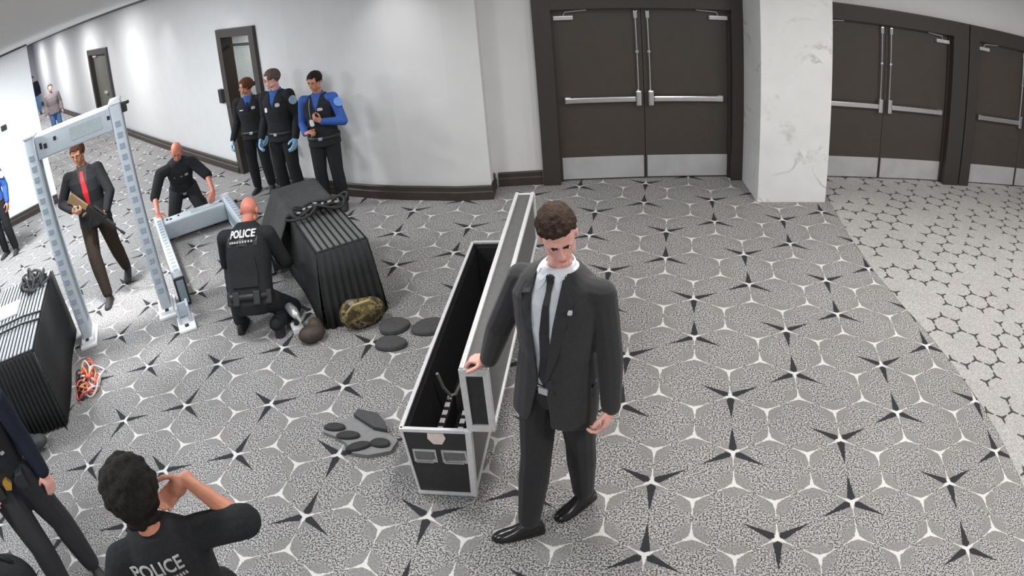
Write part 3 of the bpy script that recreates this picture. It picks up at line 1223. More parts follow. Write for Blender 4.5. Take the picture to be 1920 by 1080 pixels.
# two recessed spring handles on the near end
for u0, u1 in ((.08, .46), (.54, .94)):
    bm = bmesh.new()
    a, b = cp(u0, 0, .32), cp(u1, 0, .32)
    F = Fr(a, b - a, -CL)
    L = (b - a).length
    box(bm, F, (0, .0, -.05), (L, .006, .05), .002)
    dish = link('handle_dish', bm, M_CHROME, root)
    bm = bmesh.new()
    box(bm, F, (.012, .006, -.02), (L - .012, .009, .03), .002)
    link('recess', bm, mat('handle recess', (120, 122, 122), .4, .6), dish)
    bm = bmesh.new()
    tube(bm, [F(.015, .008, -.02), F(.02, .02, -.035), F(L - .02, .02, -.035), F(L - .015, .008, -.02)], .007, 6)
    link('bail', bm, M_CHROME, dish)
bm = bmesh.new()
a = cp(.5, 0, .40)
F = Fr(a, CWv, -CL)
loft(bm, [[F(x, d, z) for x, z in ((-.045, .09), (.045, .09), (.055, .055), (.03, .01), (-.02, .01), (-.05, .05))] for d in (.001, .004)])
link('sticker', bm, mat('worn white sticker', (228, 212, 205), .6), root)
# inside: a carrying strap and two padded bars
bm = bmesh.new()
P = [(-1.862, -.22, .45), (-1.845, -.20, .33), (-1.82, -.16, .235), (-1.79, -.14, .235), (-1.75, -.10, .31), (-1.70, -.06, .40)]
tube(bm, P, .011, 6)
link('interior_strap', bm, mat('grey webbing', (130, 130, 128), .8), root)
for u in (.24, .62):
    bm = bmesh.new()
    a, b = cp(u, .30, .045), cp(u, .75, .045)
    box(bm, Fr(a, CWv, CL), (-.025, 0, 0), (.025, .42, .17), .008)
    br = link('padded_bar', bm, M_FOAM, root)
    for k in range(5):
        bm = bmesh.new()
        box(bm, Fr(a, CWv, CL), (-.016, .03 + k * .08, .17), (.016, .075 + k * .08, .178), .002)
        link('rivet_plate', bm, M_ALU, br)
# lid, hinged up along the right side
LX0, LX1, LZ0, LZ1 = WT + .012, WT + .135, HB + .02, HB + .42
bm = bmesh.new()
box(bm, CF, (LX1 - .012, 0, LZ0), (LX1, LN, LZ1))
lid = link('lid', bm, M_GREYCASE, root)
bm = bmesh.new()
box(bm, CF, (LX0, 0, LZ0), (LX1, .012, LZ1))
box(bm, CF, (LX0, LN - .012, LZ0), (LX1, LN, LZ1))
box(bm, CF, (LX0, 0, LZ0), (LX1, LN, LZ0 + .012))
link('lid_rim', bm, M_BLK, lid)
bm = bmesh.new()
box(bm, CF, (LX0, 0, LZ1 - .012), (LX1, LN, LZ1 - .002))
link('lid_edge_panel', bm, M_GREYCASE, lid)
bm = bmesh.new()
box(bm, CF, (LX1 - .045, .02, LZ0 + .02), (LX1 - .013, LN - .02, LZ1 - .02))
link('lid_lining', bm, M_FOAM, lid)
bm = bmesh.new()
for x in (LX0, LX1):
    for z in (LZ0, LZ1):
        box(bm, CF, (x - .013, -.008, z - .013), (x + .013, LN + .008, z + .013), .004)
    for y in (0, LN):
        wz = .018
        box(bm, CF, (x - wz, y - .012, LZ0), (x + wz, y + .012, LZ1), .005)
for y in (0, LN):
    for z in (LZ0, LZ1 - .03):
        box(bm, CF, (LX0, y - .013, z - .012), (LX1, y + .013, z + .034), .006)
link('lid_trim', bm, M_ALU, lid)
for y in (.15, .8, 1.5, 2.1):
    bm = bmesh.new()
    box(bm, CF, (LX0 - .01, y, HB + .012), (LX0 + .03, y + .09, HB + .03), .004)
    link('hinge', bm, M_STEEL, root)

# ------------------------------------------------------------------ people


def V(*a):
    return Vector(a)


class Pose:
    """joints of one figure in world space; defaults are a relaxed standing pose"""
    def __init__(s, x, y, yaw, H=1.78, **ov):
        f = V(math.cos(yaw), math.sin(yaw), 0)
        r = V(f.y, -f.x, 0)
        s.fr = Fr((x, y, 0), r, f)
        k = s.k = H / 1.78
        s.hk = k * .96
        s.frown = 0
        L = dict(P=(0, 0, .95), N=(0, -.015, 1.475), HC=(0, .03, 1.655), sR=(.19, -.01, 1.425), sL=(-.19, -.01, 1.425), eR=(.25, -.04, 1.14), eL=(-.25, -.04, 1.14),
                 wR=(.265, .06, .89), wL=(-.265, .06, .89), hipR=(.092, 0, .91), hipL=(-.092, 0, .91), kR=(.105, .03, .50), kL=(-.105, .03, .50),
                 aR=(.115, -.03, .085), aL=(-.115, -.03, .085))
        s.j = {n: s.fr(*(c * k for c in p)) for n, p in L.items()}
        s.j['hf'] = f.copy()
        s.j['hu'] = V(0, 0, 1)
        for q in 'RL':
            sg = 1 if q == 'R' else -1
            s.j['t' + q] = (f + r * .2 * sg).normalized()
            s.j['tu' + q] = V(0, 0, 1)
            s.j['hn' + q] = -r * sg * .85 - f * .2
            s.j['c' + q] = (25, 30, 20)
        for n, p in ov.items():
            s.j[n] = Vector(p) if n[0] != 'c' or len(n) > 2 else p
        for q in 'RL':
            if 'hd' + q not in ov:
                s.j['hd' + q] = (s.j['w' + q] - s.j['e' + q]).normalized()
        s.up = (s.j['N'] - s.j['P']).normalized()
        s.base = V(x, y, 0)

    def __getattr__(s, n):
        if n.startswith('__'):
            raise AttributeError(n)
        return s.__dict__['j'][n]

    def axes(s, t):
        t = max(0, min(1, t))
        lat = (s.hipR - s.hipL).normalized().lerp((s.sR - s.sL).normalized(), t)
        lat = (lat - s.up * lat.dot(s.up)).normalized()
        return lat, s.up.cross(lat)

    def tp(s, lat, t, fw=0):
        a, f = s.axes(t)
        return s.P.lerp(s.N, t) + a * lat + f * fw

    def head(s):
        f = s.hf.normalized()
        r = f.cross(s.hu).normalized()
        return Fr(s.HC, r, f, r.cross(f))


BODY = [(-.20, .085, .08, 0), (-.1, .15, .10, -.01), (.05, .158, .105, -.01), (.3, .135, .092, 0), (.55, .155, .11, .005), (.78, .168, .108, 0), (.92, .135, .085, -.005), (1.0, .06, .06, 0)]
COAT = [(-.36, .205, .145, 0), (-.2, .20, .145, -.01), (0, .19, .14, -.01), (.28, .168, .128, 0), (.55, .185, .142, .005), (.78, .20, .136, 0), (.92, .165, .108, -.005), (1.03, .082, .08, -.005)]
SHIRT = [(-.06, .178, .128, -.01), (.1, .172, .124, -.005), (.3, .155, .115, 0), (.55, .175, .132, .005), (.78, .188, .128, 0), (.92, .152, .10, -.005), (1.04, .073, .073, 0)]
VEST = [(.02, .195, .15, -.005), (.3, .19, .15, 0), (.55, .20, .165, .005), (.78, .195, .16, 0), (.93, .13, .12, -.005), (.97, .10, .10, -.005)]


def torso(bm, p, prof, inf=0.0, n=22):
    rings = []
    for t, hw, hd, fo in prof:
        a, f = p.axes(t)
        c = p.P.lerp(p.N, t) + f * fo * p.k
        ring = []
        for i in range(n):
            th = 2 * math.pi * i / n
            cx, sx = math.cos(th), math.sin(th)
            ring.append(c + a * (abs(cx) ** .85 * (1 if cx > 0 else -1) * (hw + inf) * p.k) + f * (abs(sx) ** .85 * (1 if sx > 0 else -1) * (hd + inf) * p.k))
        rings.append(ring)
    loft(bm, rings)


def arm(bm, p, q, r0, r1, r2, upto=1.0, lo=None):
    s, e, w_ = p.j['s' + q], p.j['e' + q], p.j['w' + q]
    k = p.k
    cap(bm, s, e, r0 * k, r1 * k)
    inn = s.lerp(p.tp(0, .86), .45)
    cap(bm, inn, s, r0 * k * .98, r0 * k)
    if upto > 0:
        end = e.lerp(w_, upto)
        cap(bm, e, e.lerp(end, .3), r1 * k, (r1 * .75 + r2 * .25) * k * 1.02)
        cap(bm, e.lerp(end, .3), end, (r1 * .75 + r2 * .25) * k * 1.02, r2 * k)


def hand(bm, p, q, inf=0.0):
    d = p.j['hd' + q].normalized()
    n = p.j['hn' + q]
    n = (n - d * n.dot(d)).normalized()
    l = d.cross(n) if q == 'R' else n.cross(d)
    w_ = p.j['w' + q]
    k = p.k * 1.04
    F = Fr(w_, l, d, n)
    ell(bm, F, (0, .05 * k, 0), ((.041 + inf) * k, .052 * k, (.0165 + inf) * k), 14, 9)
    ell(bm, F, (.018 * k, .03 * k, .008 * k), (.022 * k, .03 * k, .015 * k), 10, 7)
    cap(bm, F(0, -.01 * k, 0), F(0, .02 * k, 0), .027 * k + inf, .028 * k + inf)
    c = p.j['c' + q]
    for i, (o, sc) in enumerate(((.031, .93), (.0105, 1.04), (-.0105, .98), (-.030, .78))):
        b = F(o * k, .088 * k - abs(o - .008) * .25, 0)
        a = 0
        for ln, ca in zip((.044, .028, .022), c):
            a += math.radians(ca)
            dd = d * math.cos(a) + n * math.sin(a) + l * o * .8
            e = b + dd.normalized() * ln * sc * k
            cap(bm, b, e, .0092 * k + inf, .0083 * k + inf, 8)
            b = e
    b = F(.030 * k, .022 * k, .006 * k)
    for ln, dv in ((.046, d * .62 + l * .7 + n * .25), (.034, d * .85 + l * .35 + n * .3)):
        e = b + dv.normalized() * ln * k
        cap(bm, b, e, .0125 * k + inf, .0098 * k + inf, 8)
        b = e


def leg(bm, p, q, r0, r1, r2, end=1.0, calf=0.0):
    h, kn, a = p.j['hip' + q], p.j['k' + q], p.j['a' + q]
    k = p.k
    cap(bm, h, kn, r0 * k, r1 * k)
    m = kn.lerp(a, .32)
    cap(bm, kn, m, r1 * k, (r1 * .96 + calf) * k)
    cap(bm, m, kn.lerp(a, end), (r1 * .96 + calf) * k, r2 * k)


def headmesh(bm, p):
    F = p.head()
    k = p.hk
    def e(c, r): ell(bm, F, tuple(v * k for v in c), tuple(v * k for v in r))
    e((0, -.012, .03), (.076, .097, .09))
    e((0, .022, -.03), (.064, .066, .076))
    e((0, .040, -.062), (.048, .050, .054))
    e((0, .078, -.100), (.021, .018, .017))
    e((0, .045, -.090), (.040, .038, .024))
    for sg in (-1, 1):
        e((sg * .040, .053, -.026), (.022, .027, .028))
        e((sg * .047, .044, -.002), (.0205, .032, .034))
        e((sg * .043, .045, .022), (.025, .034, .036))
        e((sg * .026, .068, -.058), (.020, .020, .026))
        e((sg * .030, .083, .0195), (.027, .012, .010))
        e((sg * .031, .0795, .0075), (.0155, .0095, .006))
        e((sg * .0125, .098, -.036), (.0085, .010, .008))
        e((sg * .079, -.008, -.006), (.009, .021, .031))
        e((sg * .052, .012, -.070), (.016, .030, .026))
    cap(bm, F(0, .086 * k, .014 * k), F(0, .111 * k, -.030 * k), .009 * k, .0115 * k, 10)
    e((0, .087, -.066), (.024, .012, .013))
    cap(bm, F(0, -.024 * k, -.05 * k), p.N - p.axes(1)[1] * .006, .047 * p.k, .054 * p.k)


def fib(n):
    for i in range(n):
        z = 1 - 2 * (i + .5) / n
        r = math.sqrt(1 - z * z)
        a = i * 2.399963
        yield r * math.cos(a), r * math.sin(a), z


def hairmesh(p, style, vox, seed=1):
    F, k = p.head(), p.hk
    rnd = random.Random(seed)
    bm = bmesh.new()
    for x, y, z in fib(420):
        X, Y, Z = x * .078, y * .099 - .012, z * .092 + .03
        front = .088 - .02 * abs(X) / .078
        if style == 'curly':
            ok = Z > (.045 if Y > .055 else (-.02 if Y > -.005 else -.12))
            r, out = rnd.uniform(.022, .034), rnd.uniform(.008, .03)
        elif style == 'bun':
            ok = Z > (.072 if Y > .05 else (.0 if Y > .0 else -.08))
            r, out = .017, .004
        elif style == 'wavy':
            ok = Z > (.072 - .15 * min(0, X) * -.3 if Y > .05 else (.05 if Y > .012 else ((.048 if abs(X) > .055 else .0) if Y > -.04 else -.055)))
            top = max(0, z)
            r, out = rnd.uniform(.009, .014) + .003 * top, rnd.uniform(.0, .006) + .012 * top
        else:
            ok = Z > (.07 if Y > .05 else (.01 if Y > .012 else (-.005 if Y > -.04 else -.06)))
            r, out = rnd.uniform(.011, .016), rnd.uniform(0, .005)
        if not ok:
            continue
        ell(bm, F, tuple(v * k for v in (X + x * out, Y + y * out, Z + z * out)), (r * k, r * 1.15 * k, r * .8 * k), 8, 6)
    if style == 'curly':
        for i in range(26):
            a = rnd.uniform(-1.2, 1.2)
            ell(bm, F, (.068 * math.sin(a) * k, (-.03 - .055 * math.cos(a)) * k, rnd.uniform(-.115, -.04) * k), (.024 * k, .024 * k, .026 * k), 8, 6)
    if style == 'bun':
        ell(bm, F, (0, -.125 * k, -.005 * k), (.04 * k, .035 * k, .04 * k))
        for sg in (-1, 1):
            ell(bm, F, (sg * .074 * k, -.01 * k, .02 * k), (.012 * k, .04 * k, .05 * k))
    if style == 'wavy':
        for i in range(16):       # fringe swept over the brow
            u = i / 15 - .5
            ell(bm, F, ((u * .13 + .008) * k, (.084 - .10 * u * u * 1.5 + rnd.uniform(-.004, .008)) * k, (.088 - .018 * u + rnd.uniform(-.008, .008)) * k), (.012 * k, .014 * k, .013 * k), 8, 6)
    return remesh(bm, vox, 1, .4)


def shoe(root, p, q, m, label=None):
    a, t, u = p.j['a' + q], p.j['t' + q].normalized(), p.j['tu' + q].normalized()
    u = (u - t * u.dot(t)).normalized()
    k = p.k
    F = Fr(a - u * .085 * k, t, u.cross(t), u)
    bm = bmesh.new()
    rings = []
    n = 18
    for x, hw, h in ((-.082, .018, .04), (-.074, .03, .065), (-.04, .037, .098), (.0, .039, .108), (.05, .041, .085), (.09, .045, .064), (.13, .047, .054), (.165, .043, .045), (.190, .032, .034), (.203, .014, .022)):
        rings.append([F(x * k, hw * k * math.cos(2 * math.pi * i / n), max(.0, (math.sin(2 * math.pi * i / n) + .25) / 1.25) * h * k) for i in range(n)])
    loft(bm, rings)
    o = link('shoe', bm, m, root, True)
    bm = bmesh.new()
    pts = [(-.084, .0), (-.07, .032), (0, .041), (.09, .048), (.165, .045), (.2, .022), (.208, 0), (.2, -.022), (.165, -.045), (.09, -.048), (0, -.041), (-.07, -.032)]
    loft(bm, [[F(x * k, y * k, z) for x, y in pts] for z in (0, .016 * k)])
    link('sole', bm, M_DARKP, o)
    return o


class Figure:
    def __init__(s, label, p, skinm, vox=.007, face=True, hair=None, forearm=True, gloves=None, group=None, headless=False):
        s.p = p
        s.vox = vox
        s.root = thing('person', label, 'person', p.base, group)
        bm = bmesh.new()
        torso(bm, p, BODY)
        headmesh(bm, p)
        for q in 'RL':
            arm(bm, p, q, .052, .041, .027)
            hand(bm, p, q)
            leg(bm, p, q, .078, .052, .036, 1.0, .004)
        me = remesh(bm, vox, 3, .45)
        linkm('body', me, skinm, s.root, True)
        F, k = p.head(), p.hk
        if face:
            for sg in (-1, 1):
                bm = bmesh.new()
                ell(bm, F, (sg * .031 * k, .0765 * k, -.002 * k), (.0125 * k, .0085 * k, .0052 * k), 12, 8)
                eye = link('eye', bm, M_EYE, s.root, True)
                bm = bmesh.new()
                ell(bm, F, (sg * .0305 * k, .0822 * k, -.0018 * k), (.0062 * k, .0040 * k, .0050 * k), 10, 6)
                link('iris', bm, M_IRIS, eye, True)
                bm = bmesh.new()
                tube(bm, [F(sg * .013 * k, .0955 * k, (.0185 - p.frown) * k), F(sg * .032 * k, .0945 * k, (.0225 - p.frown * .3) * k), F(sg * .050 * k, .0775 * k, .0205 * k)], [.0042 * k, .0048 * k, .0028 * k], 6)
                link('eyebrow', bm, hair[1] if hair else H_DKBROWN, s.root, True)
            bm = bmesh.new()
            ell(bm, F, (0, .0965 * k, -.0635 * k), (.018 * k, .0055 * k, .0038 * k), 12, 6)
            ell(bm, F, (0, .0955 * k, -.0705 * k), (.015 * k, .006 * k, .0042 * k), 12, 6)
            link('lips', bm, M_LIP, s.root, True)
        if hair and hair[0]:
            linkm('hair', hairmesh(p, hair[0], max(.006, vox), hash(label) % 50 if False else len(label)), hair[1], s.root, True)
        if gloves:
            for q in 'RL':
                bm = bmesh.new()
                hand(bm, p, q, .0035)
                linkm('glove', remesh(bm, .006, 2), gloves, s.root, True)

    def garment(s, name, m, prof=None, inf=0.0, sleeves=None, legs=None, label=None, vox=None, cut=None, smooth=4):
        p = s.p
        bm = bmesh.new()
        if prof:
            torso(bm, p, prof, inf)
        if sleeves:
            for q in 'RL':
                arm(bm, p, q, *sleeves)
        if legs:
            for q in 'RL':
                leg(bm, p, q, *legs)
        me = remesh(bm, vox or s.vox, smooth)
        bv = bvh_of(me)
        if cut and prof:
            b3 = bmesh.new()
            torso(b3, p, prof, inf)
            m3 = remesh(b3, .01, smooth)
            bv = bvh_of(m3)
            bpy.data.meshes.remove(m3)
        if cut:
            b2 = bmesh.new()
            b2.from_mesh(me)
            kill = [f for f in b2.faces if cut(f.calc_center_median())]
            bmesh.ops.delete(b2, geom=kill, context='FACES')
            rim = [(v, [e.other_vert(v) for e in v.link_edges if e.is_boundary]) for v in b2.verts if v.is_boundary]
            for _ in range(12):
                new = [(v, (v.co * 2 + nb[0].co + nb[1].co) / 4) for v, nb in rim if len(nb) == 2]
                for v, c in new:
                    v.co = c
            b2.to_mesh(me)
            b2.free()
            me = evalmesh(me, [('SOLIDIFY', dict(thickness=.008, offset=-1))])
        o = linkm(name, me, m, s.root, True)
        if label:
            o['label'] = label
        return o, bv

    def tcoord(s, c):
        """world -> lateral, forward, t on the torso"""
        p = s.p
        t = (c - p.P).dot(p.up) / (p.N - p.P).length
        a, f = p.axes(t)
        d = c - p.P.lerp(p.N, t)
        return d.dot(a), d.dot(f), t

    def front(s, name, bv, lines, m, off=.005, parent=None, label=None, back=False):
        """lines of (lat, t) laid onto the chest (or the back)"""
        p = s.p
        sg = -1 if back else 1
        R2 = []
        for l0, l1 in zip(lines, lines[1:]):
            ns = max(1, int(max(abs(b[1] - a[1]) + abs(b[0] - a[0]) * 2 for a, b in zip(l0, l1)) / .05))
            R2 += [[(a[0] + (b[0] - a[0]) * i / ns, a[1] + (b[1] - a[1]) * i / ns) for a, b in zip(l0, l1)] for i in range(ns)]
        R2.append(lines[-1])
        L = [[p.tp(a, t, .3 * sg) for a, t in l] for l in R2]
        pts, fc = strip(L)
        a, f = p.axes(.6)
        me = patch(bv, pts, fc, -f * sg, off)
        o = linkm(name, me, m, parent or s.root)
        if label:
            o['label'] = label
        return o

    def badge(s, name, bv, lat, t, r, m, off=.008, label=None, back=False, h=None):
        h = h or r
        return s.front(name, bv, [[(lat - r, t - h), (lat, t - h * 1.25), (lat + r, t - h)], [(lat - r * 1.1, t), (lat, t), (lat + r * 1.1, t)], [(lat - r * .8, t + h), (lat, t + h * 1.1), (lat + r * .8, t + h)]], m, off, label=label, back=back)


def suit_collar(fig, m, r=.060, h=.042):
    p = fig.p
    bm = bmesh.new()
    a, f = p.axes(1)
    u = p.up
    n = 20
    rings = []
    for dz, k in ((-.02, 1.12), (h * .6, 1.0), (h, .97), (h * .7, 1.10), (-.02, 1.22)):
        rings.append([p.N + u * (dz + (.012 if math.sin(2 * math.pi * i / n) < 0 else -.012 * math.sin(2 * math.pi * i / n))) + a * math.cos(2 * math.pi * i / n) * r * k * p.k + f * (math.sin(2 * math.pi * i / n) * r * k * p.k - .004) for i in range(n)])
    loft(bm, rings, cap=False)
    return link('collar', bm, m, fig.root, True)


def belt(fig, m, t=-.02, inf=.004, buckle=M_SILVER, prof=SHIRT, hh=.022):
    p = fig.p
    bm = bmesh.new()
    hw, hd, fo = .182 + inf, .132 + inf, -.01
    rings = []
    for dt, k in ((-hh, 1.0), (-hh, 1.03), (hh, 1.03), (hh, 1.0)):
        a, f = p.axes(t)
        c = p.P.lerp(p.N, t + dt * 1.9) + f * fo
        rings.append([c + a * math.cos(2 * math.pi * i / 28) * hw * k * p.k + f * math.sin(2 * math.pi * i / 28) * hd * k * p.k for i in range(28)])
    loft(bm, rings, cap=False)
    o = link('belt', bm, m, fig.root, True)
    if buckle:
        a, f = p.axes(t)
        F = Fr(p.P.lerp(p.N, t) + f * (hd * 1.03 + fo) * p.k, a, f, p.up)
        bm = bmesh.new()
        box(bm, F, (-.024, -.004, -.018), (.024, .008, .018), .004)
        link('buckle', bm, buckle, o)
    return o


JF = (.067, .060, .047)         # suit sleeve radii

# --- the man in the charcoal suit, one hand on the lid
p = Pose(-.97, -.90, math.radians(-112), 1.86,
         P=(-.985, -.905, 1.00), N=(-.940, -.925, 1.585), HC=(-.93, -.975, 1.768), hf=(.24, -.9, -.36), hu=(-.08, -.2, 1),
         sR=(-1.125, -.865, 1.50), sL=(-.755, -.975, 1.49), eR=(-1.25, -.87, 1.24), wR=(-1.347, -.785, .982),
         eL=(-.722, -.97, 1.17), wL=(-.712, -1.02, .905), hdR=(-.95, .16, -.10), hnR=(-.12, 0, -1), cR=(48, 55, 35), hdL=(-.22, -.25, -.9), hnL=(-.75, .3, .1), cL=(30, 40, 30),
         hipR=(-1.075, -.875, .955), hipL=(-.895, -.93, .955), kR=(-1.095, -.995, .535), kL=(-.885, -.86, .535),
         aR=(-1.15, -1.055, .088), aL=(-.885, -.785, .088), tR=(-.92, -.36, -.02), tL=(-.62, -.75, -.02))
p.hk, p.frown = .97, .006
fig = Figure('man in charcoal suit and black tie with hand on the open case', p, SK_PALE, .0055, True, ('wavy', H_DKBROWN))


def jcut(c):
    a, f, t = fig.tcoord(c)
    if f < .02:
        return False
    if t > .06:
        h = .020 + .052 * min(1, max(0, (t - .06) / .85)) ** .8
    else:
        h = .020 + .11 * (.06 - t)
    return abs(a - .012) < h and t < 1.2


shirt, sbv = fig.garment('shirt', M_SHIRT, SHIRT, sleeves=(.058, .048, .036, .97))
suit_collar(fig, M_SHIRT)
for sg in (-1, 1):
    fig.front('collar_wing', sbv, [[(sg * .012, 1.02), (sg * .040, 1.04), (sg * .062, 1.03)], [(sg * .026, .955), (sg * .046, .96), (sg * .068, .98)], [(sg * .050, .885), (sg * .054, .89), (sg * .060, .905)]], M_SHIRT, .009)
trou, tbv = fig.garment('trousers', M_TROU, [(-.24, .10, .10, 0), (-.1, .182, .132, -.01), (.02, .184, .136, -.01)], legs=(.105, .078, .060, .93, .004), smooth=6)
jack, jbv = fig.garment('jacket', M_SUIT, COAT, .004, sleeves=JF + (.95,), cut=jcut, smooth=6)
for sg in (-1, 1):
    c = .012
    inner = [(c + sg * .066, 1.0), (c + sg * .066, .85), (c + sg * .056, .65), (c + sg * .040, .40), (c + sg * .019, .10)]
    mid = [(c + sg * .092, 1.01), (c + sg * .11, .86), (c + sg * .098, .66), (c + sg * .07, .40), (c + sg * .03, .11)]
    outer = [(c + sg * .102, 1.0), (c + sg * (.132 if sg < 0 else .106), .84), (c + sg * (.112 if sg < 0 else .094), .66), (c + sg * .085, .40), (c + sg * .036, .12)]
    fig.front('lapel', jbv, [inner, mid, outer], M_SUIT, .006, jack)
fig.front('tie', sbv, [[(-.016, .98), (.0, .985), (.016, .98)], [(-.012, .90), (0, .90), (.012, .90)], [(-.022, .6), (0, .6), (.022, .6)], [(-.028, .25), (0, .25), (.028, .25)], [(-.032, .12), (0, .12), (.032, .12)], [(-.004, .03), (0, .025), (.004, .03)]], M_TIE, .007)
bm = bmesh.new()
F = Fr(p.tp(0, .985, .088), *p.axes(1), p.up)
loft(bm, [[F(x * k, y, z) for x, y in ((-.022, -.01), (.022, -.01), (.018, .012), (-.018, .012))] for z, k in ((-.03, .62), (.012, 1), (.018, .9))])
link('tie_knot', bm, M_TIE, fig.root)
fig.badge('lapel_pin', jbv, -.115, .80, .009, M_SILVER, .014, h=.016, label='small silver lapel pin')
belt(fig, M_SHOE, .0, .006)
for q in 'RL':
    shoe(fig.root, p, q, M_SHOE)
    e, w_ = p.j['e' + q], p.j['w' + q]
    bm = bmesh.new()
    tube(bm, [e.lerp(w_, .93), e.lerp(w_, 1.0)], [.040, .037], 14)
    link('shirt_cuff', bm, M_SHIRT, fig.root, True)
for t, a in ((.12, -.04), (.02, -.05)):
    bm = bmesh.new()
    F = Fr(p.tp(a, t, .148), *p.axes(t), p.up)
    ell(bm, F, (0, 0, 0), (.009, .004, .009), 8, 5)
    link('jacket_button', bm, M_DARKP, jack)

# --- kneeling officer seen from behind
p = Pose(-3.83, .85, math.radians(108), 1.80,
         P=(-3.81, .74, .38), N=(-3.865, 1.0, .93), HC=(-3.86, 1.075, 1.025), hf=(-.25, .75, -.55), hu=(-.1, .45, .9),
         sR=(-3.66, .985, .85), sL=(-4.06, .90, .86), eR=(-3.62, 1.09, .54), eL=(-4.16, .97, .58), wR=(-3.74, 1.33, .40), wL=(-4.05, 1.22, .42),
         hdR=(-.4, .8, -.3), hdL=(.3, .85, -.2), hipR=(-3.71, .77, .35), hipL=(-3.90, .72, .35), kR=(-3.66, 1.10, .08), kL=(-4.13, .98, .50),
         aR=(-3.63, .72, .13), aL=(-4.06, .80, .088), tR=(.05, -.35, -.93), tuR=(0, -.9, .35), tL=(-.35, .93, 0))
fig = Figure('bald police officer kneeling with back to camera in black vest', p, SK_RUDDY, .007, True, None)
fig.garment('shirt', M_BLKCLOTH, SHIRT, .006, sleeves=(.072, .062, .047, .96))
fig.garment('trousers', M_BLKCLOTH, [(-.24, .12, .11, 0), (-.1, .188, .14, -.01), (.04, .184, .136, -.01)], legs=(.11, .08, .062, .95, .004))
vest, vbv = fig.garment('tactical_vest', M_BLKCLOTH, VEST, .0)
a, f = p.axes(.8)
fig.front('name_patch', vbv, [[(-.14, .70), (0, .70), (.14, .70)], [(-.14, .82), (0, .82), (.14, .82)], [(-.14, .94), (0, .94), (.14, .94)]], M_DARKP, .010, vest, back=True)
upv = (p.up - f * p.up.dot(f)).normalized()
TF = Fr(p.tp(.008, .865, -.3), a, upv, -f)
o = linkm('lettering', textmesh('POLICE', .09, TF, vbv, f, .016, .003, .225), M_LETTER, vest)
belt(fig, M_DARKP, .02, .02, None)
for k, (x, t) in enumerate(((-.17, .0), (-.09, .0), (.10, .0), (.18, .0))):
    F = Fr(p.tp(x, t, -.12 if abs(x) < .15 else -.05), *p.axes(0), p.up)
    bm = bmesh.new()
    box(bm, F, (-.032, -.045, -.06), (.032, .02, .06), .012)
    link('belt_pouch', bm, M_DARKP, fig.root)
fig.front('back_pocket', vbv, [[(-.12, .15), (0, .15), (.12, .15)], [(-.125, .35), (0, .35), (.125, .35)], [(-.11, .55), (0, .55), (.11, .55)]], M_BLKCLOTH, .022, vest, back=True)
# small pale second line under the big letters
for i in range(9):
    x = -.110 + i * .025
    fig.front('small_letter', vbv, [[(x, .745), (x + .014, .745)], [(x, .775), (x + .014, .775)]], M_LETTERG, .014, vest, back=True)
for q in 'RL':
    shoe(fig.root, p, q, M_SHOEM)

# --- the bald man in a black t-shirt kneeling behind the lying frame
p = Pose(-6.52, 3.40, math.radians(-58), 1.78,
         P=(-6.55, 3.42, .42), N=(-6.40, 3.27, .86), HC=(-6.345, 3.22, 1.00), hf=(.45, -.75, -.62), hu=(.35, -.4, .85),
         sR=(-6.60, 3.08, .76), sL=(-6.24, 3.36, .78), eR=(-6.66, 2.93, .50), eL=(-6.03, 3.36, .58), wR=(-6.51, 2.75, .36), wL=(-5.87, 3.20, .42),
         hdR=(.5, -.35, -.6), hdL=(.35, -.8, -.55), hnR=(.3, -.1, -.9), hnL=(-.3, -.3, -.9), hipR=(-6.62, 3.36, .40), hipL=(-6.48, 3.50, .40), kR=(-6.52, 3.02, .08), kL=(-6.15, 3.28, .08),
         aR=(-6.76, 3.42, .12), aL=(-6.45, 3.66, .12), tR=(-.3, .35, -.85), tuR=(-.6, .7, .35), tL=(-.3, .35, -.85), tuL=(-.6, .7, .35))
fig = Figure('bald man in black t-shirt kneeling behind the flat grey frame', p, SK_RUDDY, .007, True, None)
ts, tv = fig.garment('t_shirt', M_BLKCLOTH, SHIRT, .008, sleeves=(.078, .070, .066, .0))
fig.garment('trousers', M_BLKCLOTH, [(-.24, .12, .11, 0), (-.1, .188, .14, -.01), (.04, .184, .136, -.01)], legs=(.11, .08, .062, .95, .004))
belt(fig, M_DARKP, .0, .012)
for q in 'RL':
    shoe(fig.root, p, q, M_SHOEM)
fig.badge('chest_badge', tv, -.08, .66, .022, M_SILVER, .008, h=.03)
fig.front('chest_print', tv, [[(-.02, .62), (.10, .62)], [(-.02, .66), (.10, .66)]], mat('grey print', (120, 120, 120), .8), .004)

# --- the three officers along the curved wall


def officer(label, p, skinm, hair, shirt=M_BLUESHIRT, sleevemat=None, group=None):
    fig = Figure(label, p, skinm, .008, True, hair, gloves=None, group='officers along the curved wall')
    fig.garment('shirt', shirt, SHIRT, .0, sleeves=(.066, .055, .042, .95) if sleevemat else None)
    if shirt is not None:
        suit_collar(fig, shirt, .060, .035)
    fig.garment('trousers', M_BLKCLOTH, [(-.24, .11, .11, 0), (-.1, .186, .14, -.01), (.06, .184, .136, -.01)], legs=(.108, .08, .066, .95, .004))

    def vcut(c):
        a, f, t = fig.tcoord(c)
        return f > .02 and t > .62 and abs(a) < .055 * (t - .62) / .38 + .004
    jk, jv = fig.garment('jacket', M_BLKCLOTH, [r for r in COAT if r[0] > -.3], .004, sleeves=None if sleevemat else (.072, .062, .048, .95), cut=vcut)
    belt(fig, M_DARKP, .0, .02)
    for q in 'RL':
        shoe(fig.root, p, q, M_SHOEM)
    return fig, jk, jv


